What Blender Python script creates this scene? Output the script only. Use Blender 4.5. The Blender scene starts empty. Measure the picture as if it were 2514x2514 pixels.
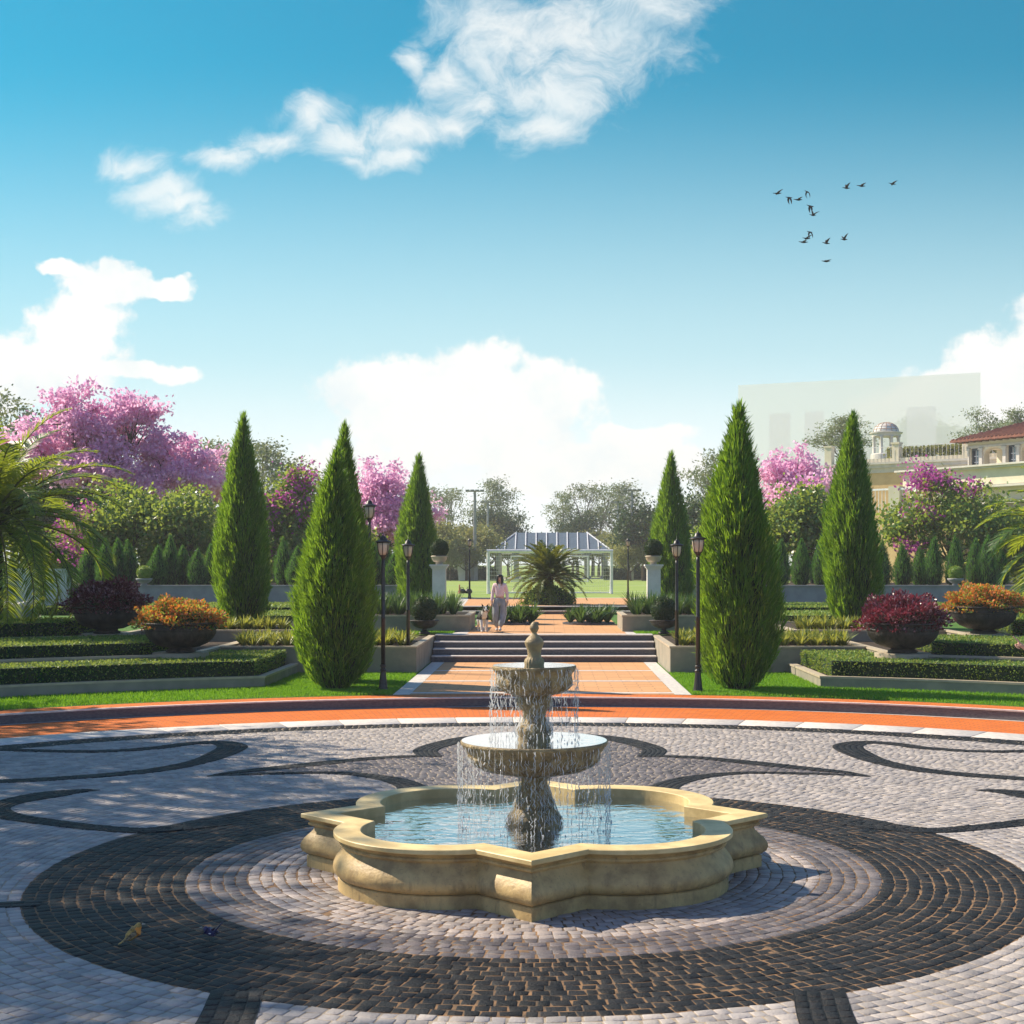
import bpy, math, random
import numpy as np
from mathutils import Vector, Matrix
S = bpy.context.scene
COL = S.collection
PI = math.pi
R = math.radians
# ------------------------------------------------------------------ camera, sky, sun, exposure
EYE = (0.14, -13.7, 2.85)
cd = bpy.data.cameras.new('camera'); cam = bpy.data.objects.new('camera', cd); COL.objects.link(cam)
cam.location = EYE; cam.rotation_euler = (R(90), 0, 0)
cd.sensor_width = 36; cd.lens = 51.0; cd.shift_x = -0.0362; cd.shift_y = 0.0512
cd.clip_start = 0.1; cd.clip_end = 6000
S.camera = cam
SUN_EL = R(40); SUN_AZ = math.atan2(-0.90, 0.436)
sd = Vector((math.sin(SUN_AZ) * math.cos(SUN_EL), math.cos(SUN_AZ) * math.cos(SUN_EL), math.sin(SUN_EL)))
sl = bpy.data.lights.new('sun', 'SUN'); sl.energy = 5.0; sl.angle = R(0.55); sl.color = (1.0, 0.87, 0.68)
so = bpy.data.objects.new('sun', sl); COL.objects.link(so); so.rotation_euler = sd.to_track_quat('Z', 'Y').to_euler()
so.location = (-40, 30, 60)
S.view_settings.view_transform = 'Standard'; S.view_settings.look = 'None'
S.view_settings.exposure = 0.72; S.view_settings.gamma = 1.0
S.cycles.use_denoising = True
S.cycles.max_bounces = 8; S.cycles.transparent_max_bounces = 24
S.cycles.caustics_reflective = False; S.cycles.caustics_refractive = False
S.cycles.sample_clamp_indirect = 4.0


class NT:
    """small helper to wire shader nodes"""
    def __init__(self, tree):
        self.t = tree; self.n = tree.nodes; self.l = tree.links
    def new(self, kind, **kw):
        nd = self.n.new(kind)
        for k, v in kw.items(): setattr(nd, k, v)
        return nd
    def put(self, sock, v):
        if hasattr(v, 'is_output'): self.l.new(v, sock)
        elif v is not None: sock.default_value = v
    def math(self, op, a, b=None, c=None, clamp=False):
        nd = self.new('ShaderNodeMath', operation=op, use_clamp=clamp)
        self.put(nd.inputs[0], a)
        if b is not None: self.put(nd.inputs[1], b)
        if c is not None: self.put(nd.inputs[2], c)
        return nd.outputs[0]
    def vec(self, op, a, b=None):
        nd = self.new('ShaderNodeVectorMath', operation=op)
        self.put(nd.inputs[0], a)
        if b is not None: self.put(nd.inputs[1], b)
        return nd.outputs['Value'] if op in ('LENGTH', 'DOT_PRODUCT') else nd.outputs[0]
    def noise(self, vec, scale, detail=5, rough=0.55, out=0, dist=0.0):
        nd = self.new('ShaderNodeTexNoise'); self.put(nd.inputs['Vector'], vec)
        nd.inputs['Scale'].default_value = scale; nd.inputs['Detail'].default_value = detail
        nd.inputs['Roughness'].default_value = rough; nd.inputs['Distortion'].default_value = dist
        return nd.outputs[out]
    def step(self, v, lo, hi):
        nd = self.new('ShaderNodeMapRange', interpolation_type='SMOOTHSTEP')
        self.put(nd.inputs[0], v); nd.inputs[1].default_value = lo; nd.inputs[2].default_value = hi
        return nd.outputs[0]
    def mix(self, f, a, b, mode='MIX'):
        nd = self.new('ShaderNodeMix', data_type='RGBA', blend_type=mode)
        self.put(nd.inputs[0], f)
        for s, v in ((6, a), (7, b)):
            if isinstance(v, (tuple, list)): v = tuple(v)[:3] + (1,)
            self.put(nd.inputs[s], v)
        return nd.outputs[2]


def cu(x): return (x - 1036) / 2737.0
def cw(y): return (1065 - y) / 2737.0

# clouds are placed by direction (x/y, z/y of the view direction), so they stay put when the camera moves
W = bpy.data.worlds.new('World'); S.world = W; W.use_nodes = True
w = NT(W.node_tree); w.n.clear()
sky = w.new('ShaderNodeTexSky', sky_type='NISHITA', sun_disc=False)
sky.sun_elevation = SUN_EL; sky.sun_rotation = SUN_AZ; sky.altitude = 0
sky.air_density = 1.0; sky.dust_density = 0.6; sky.ozone_density = 1.0
tc = w.new('ShaderNodeTexCoord')
sx = w.new('ShaderNodeSeparateXYZ'); w.l.new(tc.outputs['Generated'], sx.inputs[0])
yy = w.math('MAXIMUM', sx.outputs[1], 0.04)
U = w.math('DIVIDE', sx.outputs[0], yy); V = w.math('DIVIDE', sx.outputs[2], yy)
cb = w.new('ShaderNodeCombineXYZ'); w.put(cb.inputs[0], U); w.put(cb.inputs[1], V)
pv = cb.outputs[0]
warp = w.noise(pv, 14, 4, 0.6, out=1)
wv = w.vec('MULTIPLY', w.vec('SUBTRACT', warp, (0.5, 0.5, 0.5)), (0.05, 0.04, 0))
pw = w.vec('ADD', pv, wv)
CUM = [(60, 690, 220, 90), (140, 620, 130, 95), (195, 535, 100, 60), (300, 545, 70, 22), (250, 700, 120, 24), (120, 500, 60, 18), (215, 500, 40, 30),
       (760, 740, 170, 85), (890, 715, 130, 80), (1020, 745, 130, 78), (880, 810, 260, 80), (760, 810, 120, 40), (960, 870, 150, 30),
       (1200, 825, 115, 30), (1120, 870, 170, 44), (1030, 905, 160, 40), (1230, 880, 140, 50), (700, 880, 200, 50),
       (1880, 680, 100, 82), (1930, 720, 160, 110), (1800, 730, 95, 55), (1690, 810, 170, 80), (1850, 800, 200, 110), (1780, 760, 110, 70), (1990, 650, 150, 110)]
WSP = [(1010, 185, 140, 75), (960, 90, 140, 110), (1110, 70, 150, 90), (1230, 10, 120, 50), (1020, 250, 80, 36), (760, 240, 90, 40), (650, 265, 80, 38),
       (580, 215, 70, 40), (500, 265, 70, 30), (665, 300, 50, 22), (775, 105, 30, 40), (255, 300, 50, 28), (300, 350, 60, 32), (375, 410, 45, 28), (850, 235, 70, 34), (340, 380, 60, 25), (430, 290, 80, 26), (900, 200, 80, 40), (760, 285, 70, 26), (840, 140, 60, 40)]


def cloudfield(lst, coords):
    f = None
    for (x, y, rx, ry) in lst:
        d = w.vec('SUBTRACT', coords, (cu(x), cw(y), 0))
        d = w.vec('MULTIPLY', d, (2737.0 / rx, 2737.0 / ry, 0))
        q = w.math('SUBTRACT', 1.0, w.vec('LENGTH', d))
        f = q if f is None else w.math('SMOOTH_MAX', f, q, 0.25)
    return f


fb1 = w.math('SUBTRACT', w.noise(pv, 34, 8, 0.62), 0.5)
st = w.vec('MULTIPLY', pw, (1.0, 1.25, 1.0))
fb2 = w.math('SUBTRACT', w.noise(st, 20, 9, 0.68, dist=0.6), 0.5)
c1 = w.step(w.math('ADD', cloudfield(CUM, pw), w.math('MULTIPLY', fb1, 1.35)), 0.02, 0.34)
c2 = w.math('MULTIPLY', w.step(w.math('ADD', cloudfield(WSP, pw), w.math('MULTIPLY', fb2, 3.0)), -0.45, 1.1), 0.80)
cm = w.math('MAXIMUM', c1, c2)
cm = w.math('MULTIPLY', cm, w.step(sx.outputs[1], 0.05, 0.3))
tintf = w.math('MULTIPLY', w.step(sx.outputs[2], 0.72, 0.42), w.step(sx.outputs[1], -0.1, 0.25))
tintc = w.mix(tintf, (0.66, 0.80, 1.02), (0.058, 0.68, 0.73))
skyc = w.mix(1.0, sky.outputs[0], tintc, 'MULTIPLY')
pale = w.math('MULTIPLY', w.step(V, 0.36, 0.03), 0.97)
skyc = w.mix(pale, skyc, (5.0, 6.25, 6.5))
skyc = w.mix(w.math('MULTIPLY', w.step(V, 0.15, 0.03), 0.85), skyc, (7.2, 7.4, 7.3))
shade = w.math('MULTIPLY', w.step(w.noise(pv, 15, 6, 0.6), 0.42, 0.72), 0.55)
cloudc = w.mix(shade, (6.9, 6.85, 6.6), (4.7, 5.7, 6.1))
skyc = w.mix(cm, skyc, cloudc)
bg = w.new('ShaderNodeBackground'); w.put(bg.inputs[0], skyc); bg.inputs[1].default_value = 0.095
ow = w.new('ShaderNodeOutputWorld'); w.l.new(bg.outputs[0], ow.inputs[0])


# ------------------------------------------------------------------ helpers
def tag(o, label=None, cat=None, group=None, kind=None):
    if label: o['label'] = label
    if cat: o['category'] = cat
    if group: o['group'] = group
    if kind: o['kind'] = kind
    return o


def thing(name, label, cat, loc=(0, 0, 0), rz=0.0, group=None, scale=1.0):
    o = bpy.data.objects.new(name, None); COL.objects.link(o)
    o.location = loc; o.rotation_euler = (0, 0, rz); o.scale = (scale,) * 3 if not isinstance(scale, tuple) else scale
    o.empty_display_size = 0.2
    return tag(o, label, cat, group)


KIDS = {}


def link(name, me, parent=None):
    o = bpy.data.objects.new(name, me); COL.objects.link(o)
    if parent is not None:
        o.parent = parent; KIDS.setdefault(parent.name, []).append(o)
    return o


def dup(root, loc, rz=None, label=None, group=None, scale=None):
    r = root.copy(); COL.objects.link(r); r.location = loc
    if rz is not None: r.rotation_euler = (0, 0, rz)
    if scale is not None: r.scale = (scale,) * 3 if not isinstance(scale, tuple) else scale
    if label: r['label'] = label
    if group: r['group'] = group
    for ch in KIDS.get(root.name, []):
        c = ch.copy(); COL.objects.link(c); c.parent = r; KIDS.setdefault(r.name, []).append(c)
        for g in KIDS.get(ch.name, []):
            d = g.copy(); COL.objects.link(d); d.parent = c; KIDS.setdefault(c.name, []).append(d)
    return r


class MB:
    """collects faces that become ONE mesh"""
    def __init__(self): self.v = []; self.f = []; self.m = []
    def add(self, vs, fs, mi=0):
        b = len(self.v); self.v += [tuple(p) for p in vs]
        for f in fs: self.f.append(tuple(i + b for i in f)); self.m.append(mi)
    def box(self, x0, x1, y0, y1, z0, z1, mi=0, top=None):
        vs = [(x0, y0, z0), (x1, y0, z0), (x1, y1, z0), (x0, y1, z0), (x0, y0, z1), (x1, y0, z1), (x1, y1, z1), (x0, y1, z1)]
        self.add(vs, [(0, 3, 2, 1), (0, 1, 5, 4), (1, 2, 6, 5), (2, 3, 7, 6), (3, 0, 4, 7)], mi)
        self.add(vs[4:], [(0, 1, 2, 3)], mi if top is None else top)
    def prism(self, poly, z0, z1, mi=0, top=None):
        n = len(poly)
        a = sum(poly[i][0] * poly[(i + 1) % n][1] - poly[(i + 1) % n][0] * poly[i][1] for i in range(n))
        if a < 0: poly = poly[::-1]
        vs = [(p[0], p[1], z0) for p in poly] + [(p[0], p[1], z1) for p in poly]
        self.add(vs, [(i, (i + 1) % n, n + (i + 1) % n, n + i) for i in range(n)] + [tuple(range(n))[::-1]], mi)
        self.add(vs[n:], [tuple(range(n))], mi if top is None else top)
    def lathe(self, prof, segs=32, cx=0, cy=0, mi=0, lobes=0, cap=True):
        rows = []
        for p in prof:
            r, z = p[0], p[1]; amp = p[2] if len(p) > 2 else 0
            row = []
            for k in range(segs):
                a = 2 * PI * k / segs
                rr = r * (1 + amp * (abs(math.cos(lobes * a / 2)) - 0.5)) if lobes else r
                row.append((cx + rr * math.cos(a), cy + rr * math.sin(a), z))
            rows.append(row)
        vs = [p for row in rows for p in row]; fs = []
        for i in range(len(rows) - 1):
            for k in range(segs):
                k2 = (k + 1) % segs
                fs.append((i * segs + k, i * segs + k2, (i + 1) * segs + k2, (i + 1) * segs + k))
        if cap:
            fs.append(tuple(range(segs))[::-1]); fs.append(tuple((len(rows) - 1) * segs + k for k in range(segs)))
        self.add(vs, fs, mi)
    def tube(self, pts, rad, segs=6, mi=0, cap=True):
        pts = [Vector(p) for p in pts]; n = len(pts)
        if not hasattr(rad, '__len__'): rad = [rad] * n
        vs = []; fs = []
        up = Vector((0.13, 0.21, 0.97))
        for i, p in enumerate(pts):
            t = (pts[min(i + 1, n - 1)] - pts[max(i - 1, 0)])
            if t.length < 1e-9: t = Vector((0, 0, 1))
            t.normalize()
            s = t.cross(up)
            if s.length < 1e-3: s = t.cross(Vector((1, 0, 0)))
            s.normalize(); q = s.cross(t)
            for k in range(segs):
                a = 2 * PI * k / segs
                vs.append(p + (s * math.cos(a) + q * math.sin(a)) * rad[i])
        for i in range(n - 1):
            for k in range(segs):
                k2 = (k + 1) % segs
                fs.append((i * segs + k, (i + 1) * segs + k, (i + 1) * segs + k2, i * segs + k2))
        if cap:
            fs.append(tuple(range(segs))); fs.append(tuple((n - 1) * segs + k for k in range(segs))[::-1])
        self.add(vs, fs, mi)
    def mesh(self, name, mats, smooth=False):
        me = bpy.data.meshes.new(name); me.from_pydata(self.v, [], self.f)
        for mt in (mats if isinstance(mats, (list, tuple)) else [mats]): me.materials.append(mt)
        me.polygons.foreach_set('material_index', self.m)
        if smooth: me.polygons.foreach_set('use_smooth', [True] * len(self.f))
        me.update(); return me
    def build(self, name, mats, parent=None, smooth=False):
        return link(name, self.mesh(name, mats, smooth), parent)


def np_mesh(name, V, F, mats, midx=None, smooth=False):
    V = np.asarray(V, np.float32).reshape(-1, 3); F = np.asarray(F, np.int32)
    k = F.shape[1]
    me = bpy.data.meshes.new(name)
    me.vertices.add(len(V)); me.vertices.foreach_set('co', V.ravel())
    me.loops.add(F.size); me.loops.foreach_set('vertex_index', F.ravel())
    me.polygons.add(len(F)); me.polygons.foreach_set('loop_start', np.arange(0, F.size, k, dtype=np.int32))
    for mt in (mats if isinstance(mats, (list, tuple)) else [mats]): me.materials.append(mt)
    if midx is not None: me.polygons.foreach_set('material_index', np.asarray(midx, np.int32))
    if smooth: me.polygons.foreach_set('use_smooth', np.ones(len(F), bool))
    me.update(calc_edges=True); me.validate()
    return me


def unit(a): return a / np.maximum(np.linalg.norm(a, axis=-1, keepdims=True), 1e-9)


def leaf_quads(P, D, L, Wd, rng, fold=0.0):
    """one diamond quad per leaf: base point P, axis D, length L, width Wd"""
    n = len(P); D = unit(D)
    s = unit(np.cross(D, rng.normal(size=(n, 3))))
    L = np.broadcast_to(np.asarray(L, float).reshape(-1, 1), (n, 1)); Wd = np.broadcast_to(np.asarray(Wd, float).reshape(-1, 1), (n, 1))
    mid = P + D * L * 0.45
    V = np.stack([P, mid + s * Wd / 2, P + D * L, mid - s * Wd / 2], 1)
    return V.reshape(-1, 3), np.arange(n * 4).reshape(n, 4)


def blade_quads(P, D, L, Wd, rng, bend=0.3, sides=None):
    """narrow blade of two quads that bends down towards its tip"""
    n = len(P); D = unit(D)
    s = unit(np.cross(D, rng.normal(size=(n, 3)))) if sides is None else unit(sides)
    L = np.broadcast_to(np.asarray(L, float).reshape(-1, 1), (n, 1)); Wd = np.broadcast_to(np.asarray(Wd, float).reshape(-1, 1), (n, 1))
    g = np.array([0, 0, -1.0])
    m = P + D * L * 0.5 + g * L * bend * 0.2
    t = P + D * L * 0.95 + g * L * bend
    V = np.stack([P - s * Wd * .35, P + s * Wd * .35, m + s * Wd / 2, m - s * Wd / 2, t + s * Wd * .06, t - s * Wd * .06], 1).reshape(-1, 3)
    b = np.arange(n)[:, None] * 6
    F = np.concatenate([b + np.array([0, 1, 2, 3]), b + np.array([3, 2, 4, 5])], 1).reshape(-1, 4)
    return V, F


def join(parts):
    """[(V,F)] -> V,F"""
    Vs = []; Fs = []; o = 0
    for V, F in parts:
        Vs.append(V); Fs.append(F + o); o += len(V)
    return np.concatenate(Vs), np.concatenate(Fs)


def at(vx, vy, z):
    """the point at height z seen at (vx, vy) of the measured photograph"""
    d = 2737 * (EYE[2] - z) / (vy - 1065.0)
    return (EYE[0] + (vx - 1036) * d / 2737, d + EYE[1], z)


def far(vx, d, vy=None):
    x = EYE[0] + (vx - 1036) * d / 2737
    return (x, d + EYE[1]) if vy is None else (x, d + EYE[1], EYE[2] + (1065 - vy) * d / 2737)


# ------------------------------------------------------------------ materials
def mat(name, col, rough=0.6, col2=None, scale=4.0, bump=0.0, bscale=25.0, metal=0.0, spec=0.4, stretch=(1, 1, 1), lo=0.35, hi=0.65, island=0.0, bdist=0.02):
    m = bpy.data.materials.new(name); m.use_nodes = True
    t = NT(m.node_tree); bs = t.n['Principled BSDF']
    bs.inputs['Roughness'].default_value = rough; bs.inputs['Metallic'].default_value = metal
    bs.inputs['Specular IOR Level'].default_value = spec
    tcn = t.new('ShaderNodeTexCoord'); v = t.vec('MULTIPLY', tcn.outputs['Object'], stretch)
    c = tuple(col) + (1,)
    if col2 is not None: c = t.mix(t.step(t.noise(v, scale, 6, 0.6), lo, hi), col, col2)
    if island:
        g = t.new('ShaderNodeNewGeometry')
        k = t.math('MULTIPLY_ADD', g.outputs['Random Per Island'], island, 1 - island / 2)
        kk = t.new('ShaderNodeCombineXYZ'); [t.put(kk.inputs[i], k) for i in range(3)]
        c = t.mix(1.0, c if not isinstance(c, tuple) else c, kk.outputs[0], 'MULTIPLY')
    t.put(bs.inputs['Base Color'], c)
    if bump:
        b = t.new('ShaderNodeBump'); b.inputs['Strength'].default_value = bump; b.inputs['Distance'].default_value = bdist
        t.put(b.inputs['Height'], t.noise(v, bscale, 6, 0.6)); t.l.new(b.outputs[0], bs.inputs['Normal'])
    return m


def leafmat(name, c1, c2, tr=(0.2, 0.3, 0.03), tmix=0.35, rough=0.5, spec=0.35, c3=None, clump=1.2):
    m = bpy.data.materials.new(name); m.use_nodes = True
    t = NT(m.node_tree); bs = t.n['Principled BSDF']; out = t.n['Material Output']
    bs.inputs['Roughness'].default_value = rough; bs.inputs['Specular IOR Level'].default_value = spec
    g = t.new('ShaderNodeNewGeometry'); rnd = g.outputs['Random Per Island']
    tcn = t.new('ShaderNodeTexCoord')
    n = t.step(t.noise(tcn.outputs['Object'], clump, 3, 0.5), 0.3, 0.7)
    f = t.math('ADD', t.math('MULTIPLY', rnd, 0.65), t.math('MULTIPLY', n, 0.35))
    c = t.mix(f, c1, c2)
    if c3 is not None: c = t.mix(t.math('GREATER_THAN', rnd, 0.86), c, c3)
    t.put(bs.inputs['Base Color'], c)
    tl = t.new('ShaderNodeBsdfTranslucent'); t.put(tl.inputs[0], t.mix(rnd, tuple(x * 0.7 for x in tr), tr))
    mx = t.new('ShaderNodeMixShader'); mx.inputs[0].default_value = tmix
    t.l.new(bs.outputs[0], mx.inputs[1]); t.l.new(tl.outputs[0], mx.inputs[2]); t.l.new(mx.outputs[0], out.inputs[0])
    return m


m_mortar = mat('mortar', (0.42, 0.34, 0.25), 0.95, (0.28, 0.23, 0.18), 6, 0.4, 60)
m_sand = mat('sand_joint', (0.27, 0.155, 0.075), 0.95, (0.09, 0.065, 0.045), 5, 0.4, 60)
m_pl = mat('paver_light', (0.40, 0.355, 0.325), 0.62, (0.285, 0.262, 0.258), 3, 0.5, 40, spec=0.35, island=0.40)
m_pi = mat('paver_inner', (0.36, 0.305, 0.28), 0.58, (0.26, 0.23, 0.22), 3, 0.5, 40, spec=0.45, island=0.45)
m_pm = mat('paver_mid', (0.155, 0.132, 0.132), 0.56, (0.088, 0.078, 0.085), 3, 0.5, 40, spec=0.45, island=0.5)
m_pd = mat('paver_dark', (0.008, 0.009, 0.012), 0.60, (0.020, 0.019, 0.020), 3, 0.8, 40, spec=0.22, island=0.8)
m_white = mat('pale_granite_and_sunlit_treads', (0.68, 0.63, 0.58), 0.6, (0.52, 0.48, 0.45), 9, 0.15, 60, island=0.15)
m_granite = mat('dark_granite', (0.055, 0.055, 0.068), 0.55, (0.13, 0.125, 0.14), 55, 0.3, 80, lo=0.42, hi=0.62)
m_kerb = mat('kerb_granite', (0.085, 0.078, 0.088), 0.6, (0.16, 0.145, 0.15), 7, 0.5, 40, stretch=(2, 2, 14))
m_stone = mat('fountain_stone', (0.58, 0.41, 0.175), 0.5, (0.30, 0.20, 0.085), 3.8, 0.3, 26, lo=0.35, hi=0.7)
_t = NT(m_stone.node_tree); _b = _t.n['Principled BSDF']; _src = _b.inputs['Base Color'].links[0].from_socket
_tc = _t.new('ShaderNodeTexCoord')
_st = _t.step(_t.noise(_t.vec('MULTIPLY', _tc.outputs['Object'], (1, 1, .22)), 9, 8, .7), .52, .72)
_sp = _t.step(_t.noise(_tc.outputs['Object'], 42, 4, .6), .60, .70)
_c = _t.mix(_t.math('MULTIPLY', _st, .55), _src, (0.13, 0.095, 0.05)); _c = _t.mix(_t.math('MULTIPLY', _sp, .45), _c, (0.15, 0.11, 0.06)); _t.put(_b.inputs['Base Color'], _c)
m_rim = mat('rim_stone', (0.80, 0.62, 0.30), 0.5, (0.58, 0.43, 0.19), 3.0, 0.12, 30)
m_carved = mat('carved_stone', (0.50, 0.37, 0.18), 0.45, (0.20, 0.145, 0.07), 9, 0.9, 34, lo=0.3, hi=0.7, bdist=0.03)
m_wall = mat('render_wall', (0.33, 0.29, 0.225), 0.75, (0.24, 0.225, 0.18), 2.2, 0.12, 50)
m_cop = mat('coping_stone', (0.50, 0.42, 0.30), 0.6, (0.42, 0.35, 0.26), 5, 0.1, 40)
m_grey = mat('grey_wall', (0.33, 0.33, 0.33), 0.75, (0.27, 0.27, 0.275), 2.5, 0.1, 40)
m_soil = mat('soil', (0.055, 0.035, 0.02), 0.95, (0.03, 0.02, 0.012), 9, 0.6, 30)
m_black = mat('black_iron', (0.012, 0.012, 0.013), 0.42, (0.02, 0.018, 0.016), 12, 0.08, 40, spec=0.5)
m_bowl = mat('dark_bowl', (0.075, 0.060, 0.052), 0.6, (0.022, 0.018, 0.017), 6, 0.9, 30, stretch=(1, 1, 0.5))
m_bark = mat('bark', (0.085, 0.06, 0.04), 0.9, (0.04, 0.03, 0.022), 6, 0.6, 18, stretch=(1, 1, 0.3))
m_palebark = mat('pale_bark', (0.17, 0.14, 0.11), 0.9, (0.10, 0.08, 0.06), 6, 0.5, 18)
m_plas = mat('white_plaster', (0.72, 0.70, 0.66), 0.7, (0.62, 0.60, 0.57), 2, 0.05, 30)
m_whitem = mat('white_metal', (0.86, 0.84, 0.86), 0.4, (0.68, 0.69, 0.7), 8)
m_leaf_cyp = leafmat('cypress_leaf', (0.006, 0.040, 0.008), (0.048, 0.195, 0.020), (0.46, 0.74, 0.04), 0.36, 0.42, 0.3, c3=(0.20, 0.30, 0.06), clump=2.0)  # the pale third colour paints sun glints on random blades
m_leaf_con = leafmat('conifer_leaf', (0.040, 0.15, 0.035), (0.08, 0.22, 0.05), (0.20, 0.42, 0.05), 0.34, 0.55, 0.25, clump=2.0)
m_hedge = leafmat('hedge_leaf', (0.03, 0.14, 0.02), (0.27, 0.42, 0.08), (0.46, 0.56, 0.09), 0.34, 0.5, 0.3, c3=(0.36, 0.38, 0.13), clump=3.0)
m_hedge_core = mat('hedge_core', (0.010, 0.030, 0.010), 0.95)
m_grass = leafmat('grass_blade', (0.10, 0.30, 0.015), (0.20, 0.42, 0.03), (0.32, 0.58, 0.03), 0.4, 0.5, 0.3, clump=0.8)
m_lawn = mat('lawn_ground', (0.05, 0.14, 0.014), 0.95, (0.075, 0.17, 0.018), 3, 0.8, 60)
m_field = mat('field_grass', (0.20, 0.30, 0.055), 0.95, (0.28, 0.36, 0.08), 0.12, 0.6, 8, stretch=(1, 2.2, 1))
m_palm = leafmat('palm_leaflet', (0.020, 0.080, 0.022), (0.060, 0.155, 0.028), (0.56, 0.64, 0.04), 0.42, 0.38, 0.45)
m_rachis = mat('palm_rachis', (0.10, 0.10, 0.03), 0.6, (0.06, 0.06, 0.02), 6)
m_cyc = leafmat('cycad_leaflet', (0.035, 0.085, 0.015), (0.095, 0.155, 0.025), (0.36, 0.36, 0.03), 0.28, 0.4, 0.4)
m_pink = leafmat('pink_blossom', (0.90, 0.36, 0.66), (0.96, 0.62, 0.82), (0.97, 0.62, 0.85), 0.55, 0.6, 0.2, clump=0.5)
m_green = leafmat('broad_leaf', (0.040, 0.125, 0.024), (0.105, 0.22, 0.04), (0.50, 0.62, 0.08), 0.4, 0.38, 0.45, c3=(0.34, 0.32, 0.10))
m_magenta = leafmat('magenta_flower', (0.42, 0.05, 0.30), (0.60, 0.13, 0.46), (0.75, 0.15, 0.55), 0.4, 0.5, 0.3)
m_olive = leafmat('olive_leaf', (0.14, 0.18, 0.05), (0.26, 0.27, 0.09), (0.45, 0.42, 0.12), 0.35, 0.5, 0.3, clump=0.6)
m_gum = leafmat('gum_leaf', (0.15, 0.21, 0.10), (0.25, 0.31, 0.15), (0.28, 0.28, 0.10), 0.3, 0.5, 0.3, clump=0.4)  # kept pale: distance haze is put into the leaf colour
m_darkleaf = leafmat('dark_leaf', (0.015, 0.045, 0.018), (0.035, 0.075, 0.028), (0.10, 0.16, 0.03), 0.25, 0.5, 0.3)
m_maroon = leafmat('maroon_leaf', (0.065, 0.011, 0.018), (0.15, 0.022, 0.040), (0.36, 0.04, 0.075), 0.28, 0.3, 0.8, c3=(0.46, 0.27, 0.32))  # pale pink third colour stands in for light glinting off the leaves
m_orange = leafmat('orange_flower', (0.74, 0.19, 0.055), (0.84, 0.36, 0.13), (0.85, 0.35, 0.04), 0.35, 0.45, 0.3, c3=(0.92, 0.62, 0.36))
m_strap = leafmat('strap_leaf', (0.07, 0.13, 0.02), (0.24, 0.27, 0.04), (0.55, 0.55, 0.08), 0.36, 0.45, 0.3, c3=(0.42, 0.38, 0.12))
m_straps = leafmat('dark_strap_leaf', (0.018, 0.07, 0.022), (0.045, 0.12, 0.035), (0.18, 0.30, 0.05), 0.28, 0.45, 0.3)
HAZE = 0.0006
# ------------------------------------------------------------------ ground, plaza, paths
def struct(name, mb, mats, smooth=False):
    o = mb.build(name, mats, None, smooth); o['kind'] = 'structure'; return o


b = MB(); b.add([(-2500, -900, -0.35), (2500, -900, -0.35), (2500, 3000, -0.35), (-2500, 3000, -0.35)], [(0, 1, 2, 3)])
struct('ground', b, m_lawn)
b = MB(); b.add([(-900, 44.2, 1.18), (900, 44.2, 1.18), (900, 2400, 1.18), (-900, 2400, 1.18)], [(0, 1, 2, 3)])
b.add([(-900, 44.2, -0.35), (900, 44.2, -0.35), (900, 44.2, 1.18), (-900, 44.2, 1.18)], [(0, 1, 2, 3)])
struct('playing_field', b, m_field)


def ring(r0, r1, z, a0=-40, a1=220, n=180, mb=None, mi=0):
    mb = mb or MB(); vs = []; fs = []
    for i in range(n + 1):
        a = R(a0 + (a1 - a0) * i / n)
        vs += [(r0 * math.cos(a), r0 * math.sin(a), z), (r1 * math.cos(a), r1 * math.sin(a), z)]
    for i in range(n): fs.append((2 * i, 2 * i + 1, 2 * i + 3, 2 * i + 2))
    mb.add(vs, fs, mi); return mb


def ring_wall(r, z0, z1, a0=-40, a1=220, n=180, mb=None, mi=0):
    mb = mb or MB(); vs = []; fs = []
    for i in range(n + 1):
        a = R(a0 + (a1 - a0) * i / n)
        vs += [(r * math.cos(a), r * math.sin(a), z0), (r * math.cos(a), r * math.sin(a), z1)]
    for i in range(n): fs.append((2 * i, 2 * i + 1, 2 * i + 3, 2 * i + 2))
    mb.add(vs, fs, mi); return mb


b = MB(); N = 160
b.add([(0, 0, -0.0046)] + [(15.42 * math.cos(2 * PI * i / N), 15.42 * math.sin(2 * PI * i / N), -0.0046) for i in range(N)],
      [(0, 1 + i, 1 + (i + 1) % N) for i in range(N)])
struct('plaza_ground', b, m_mortar)
b = ring(1.6, 4.57, -0.0040, 0, 360, 200); struct('plaza_joint_sand', b, m_sand)


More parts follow.
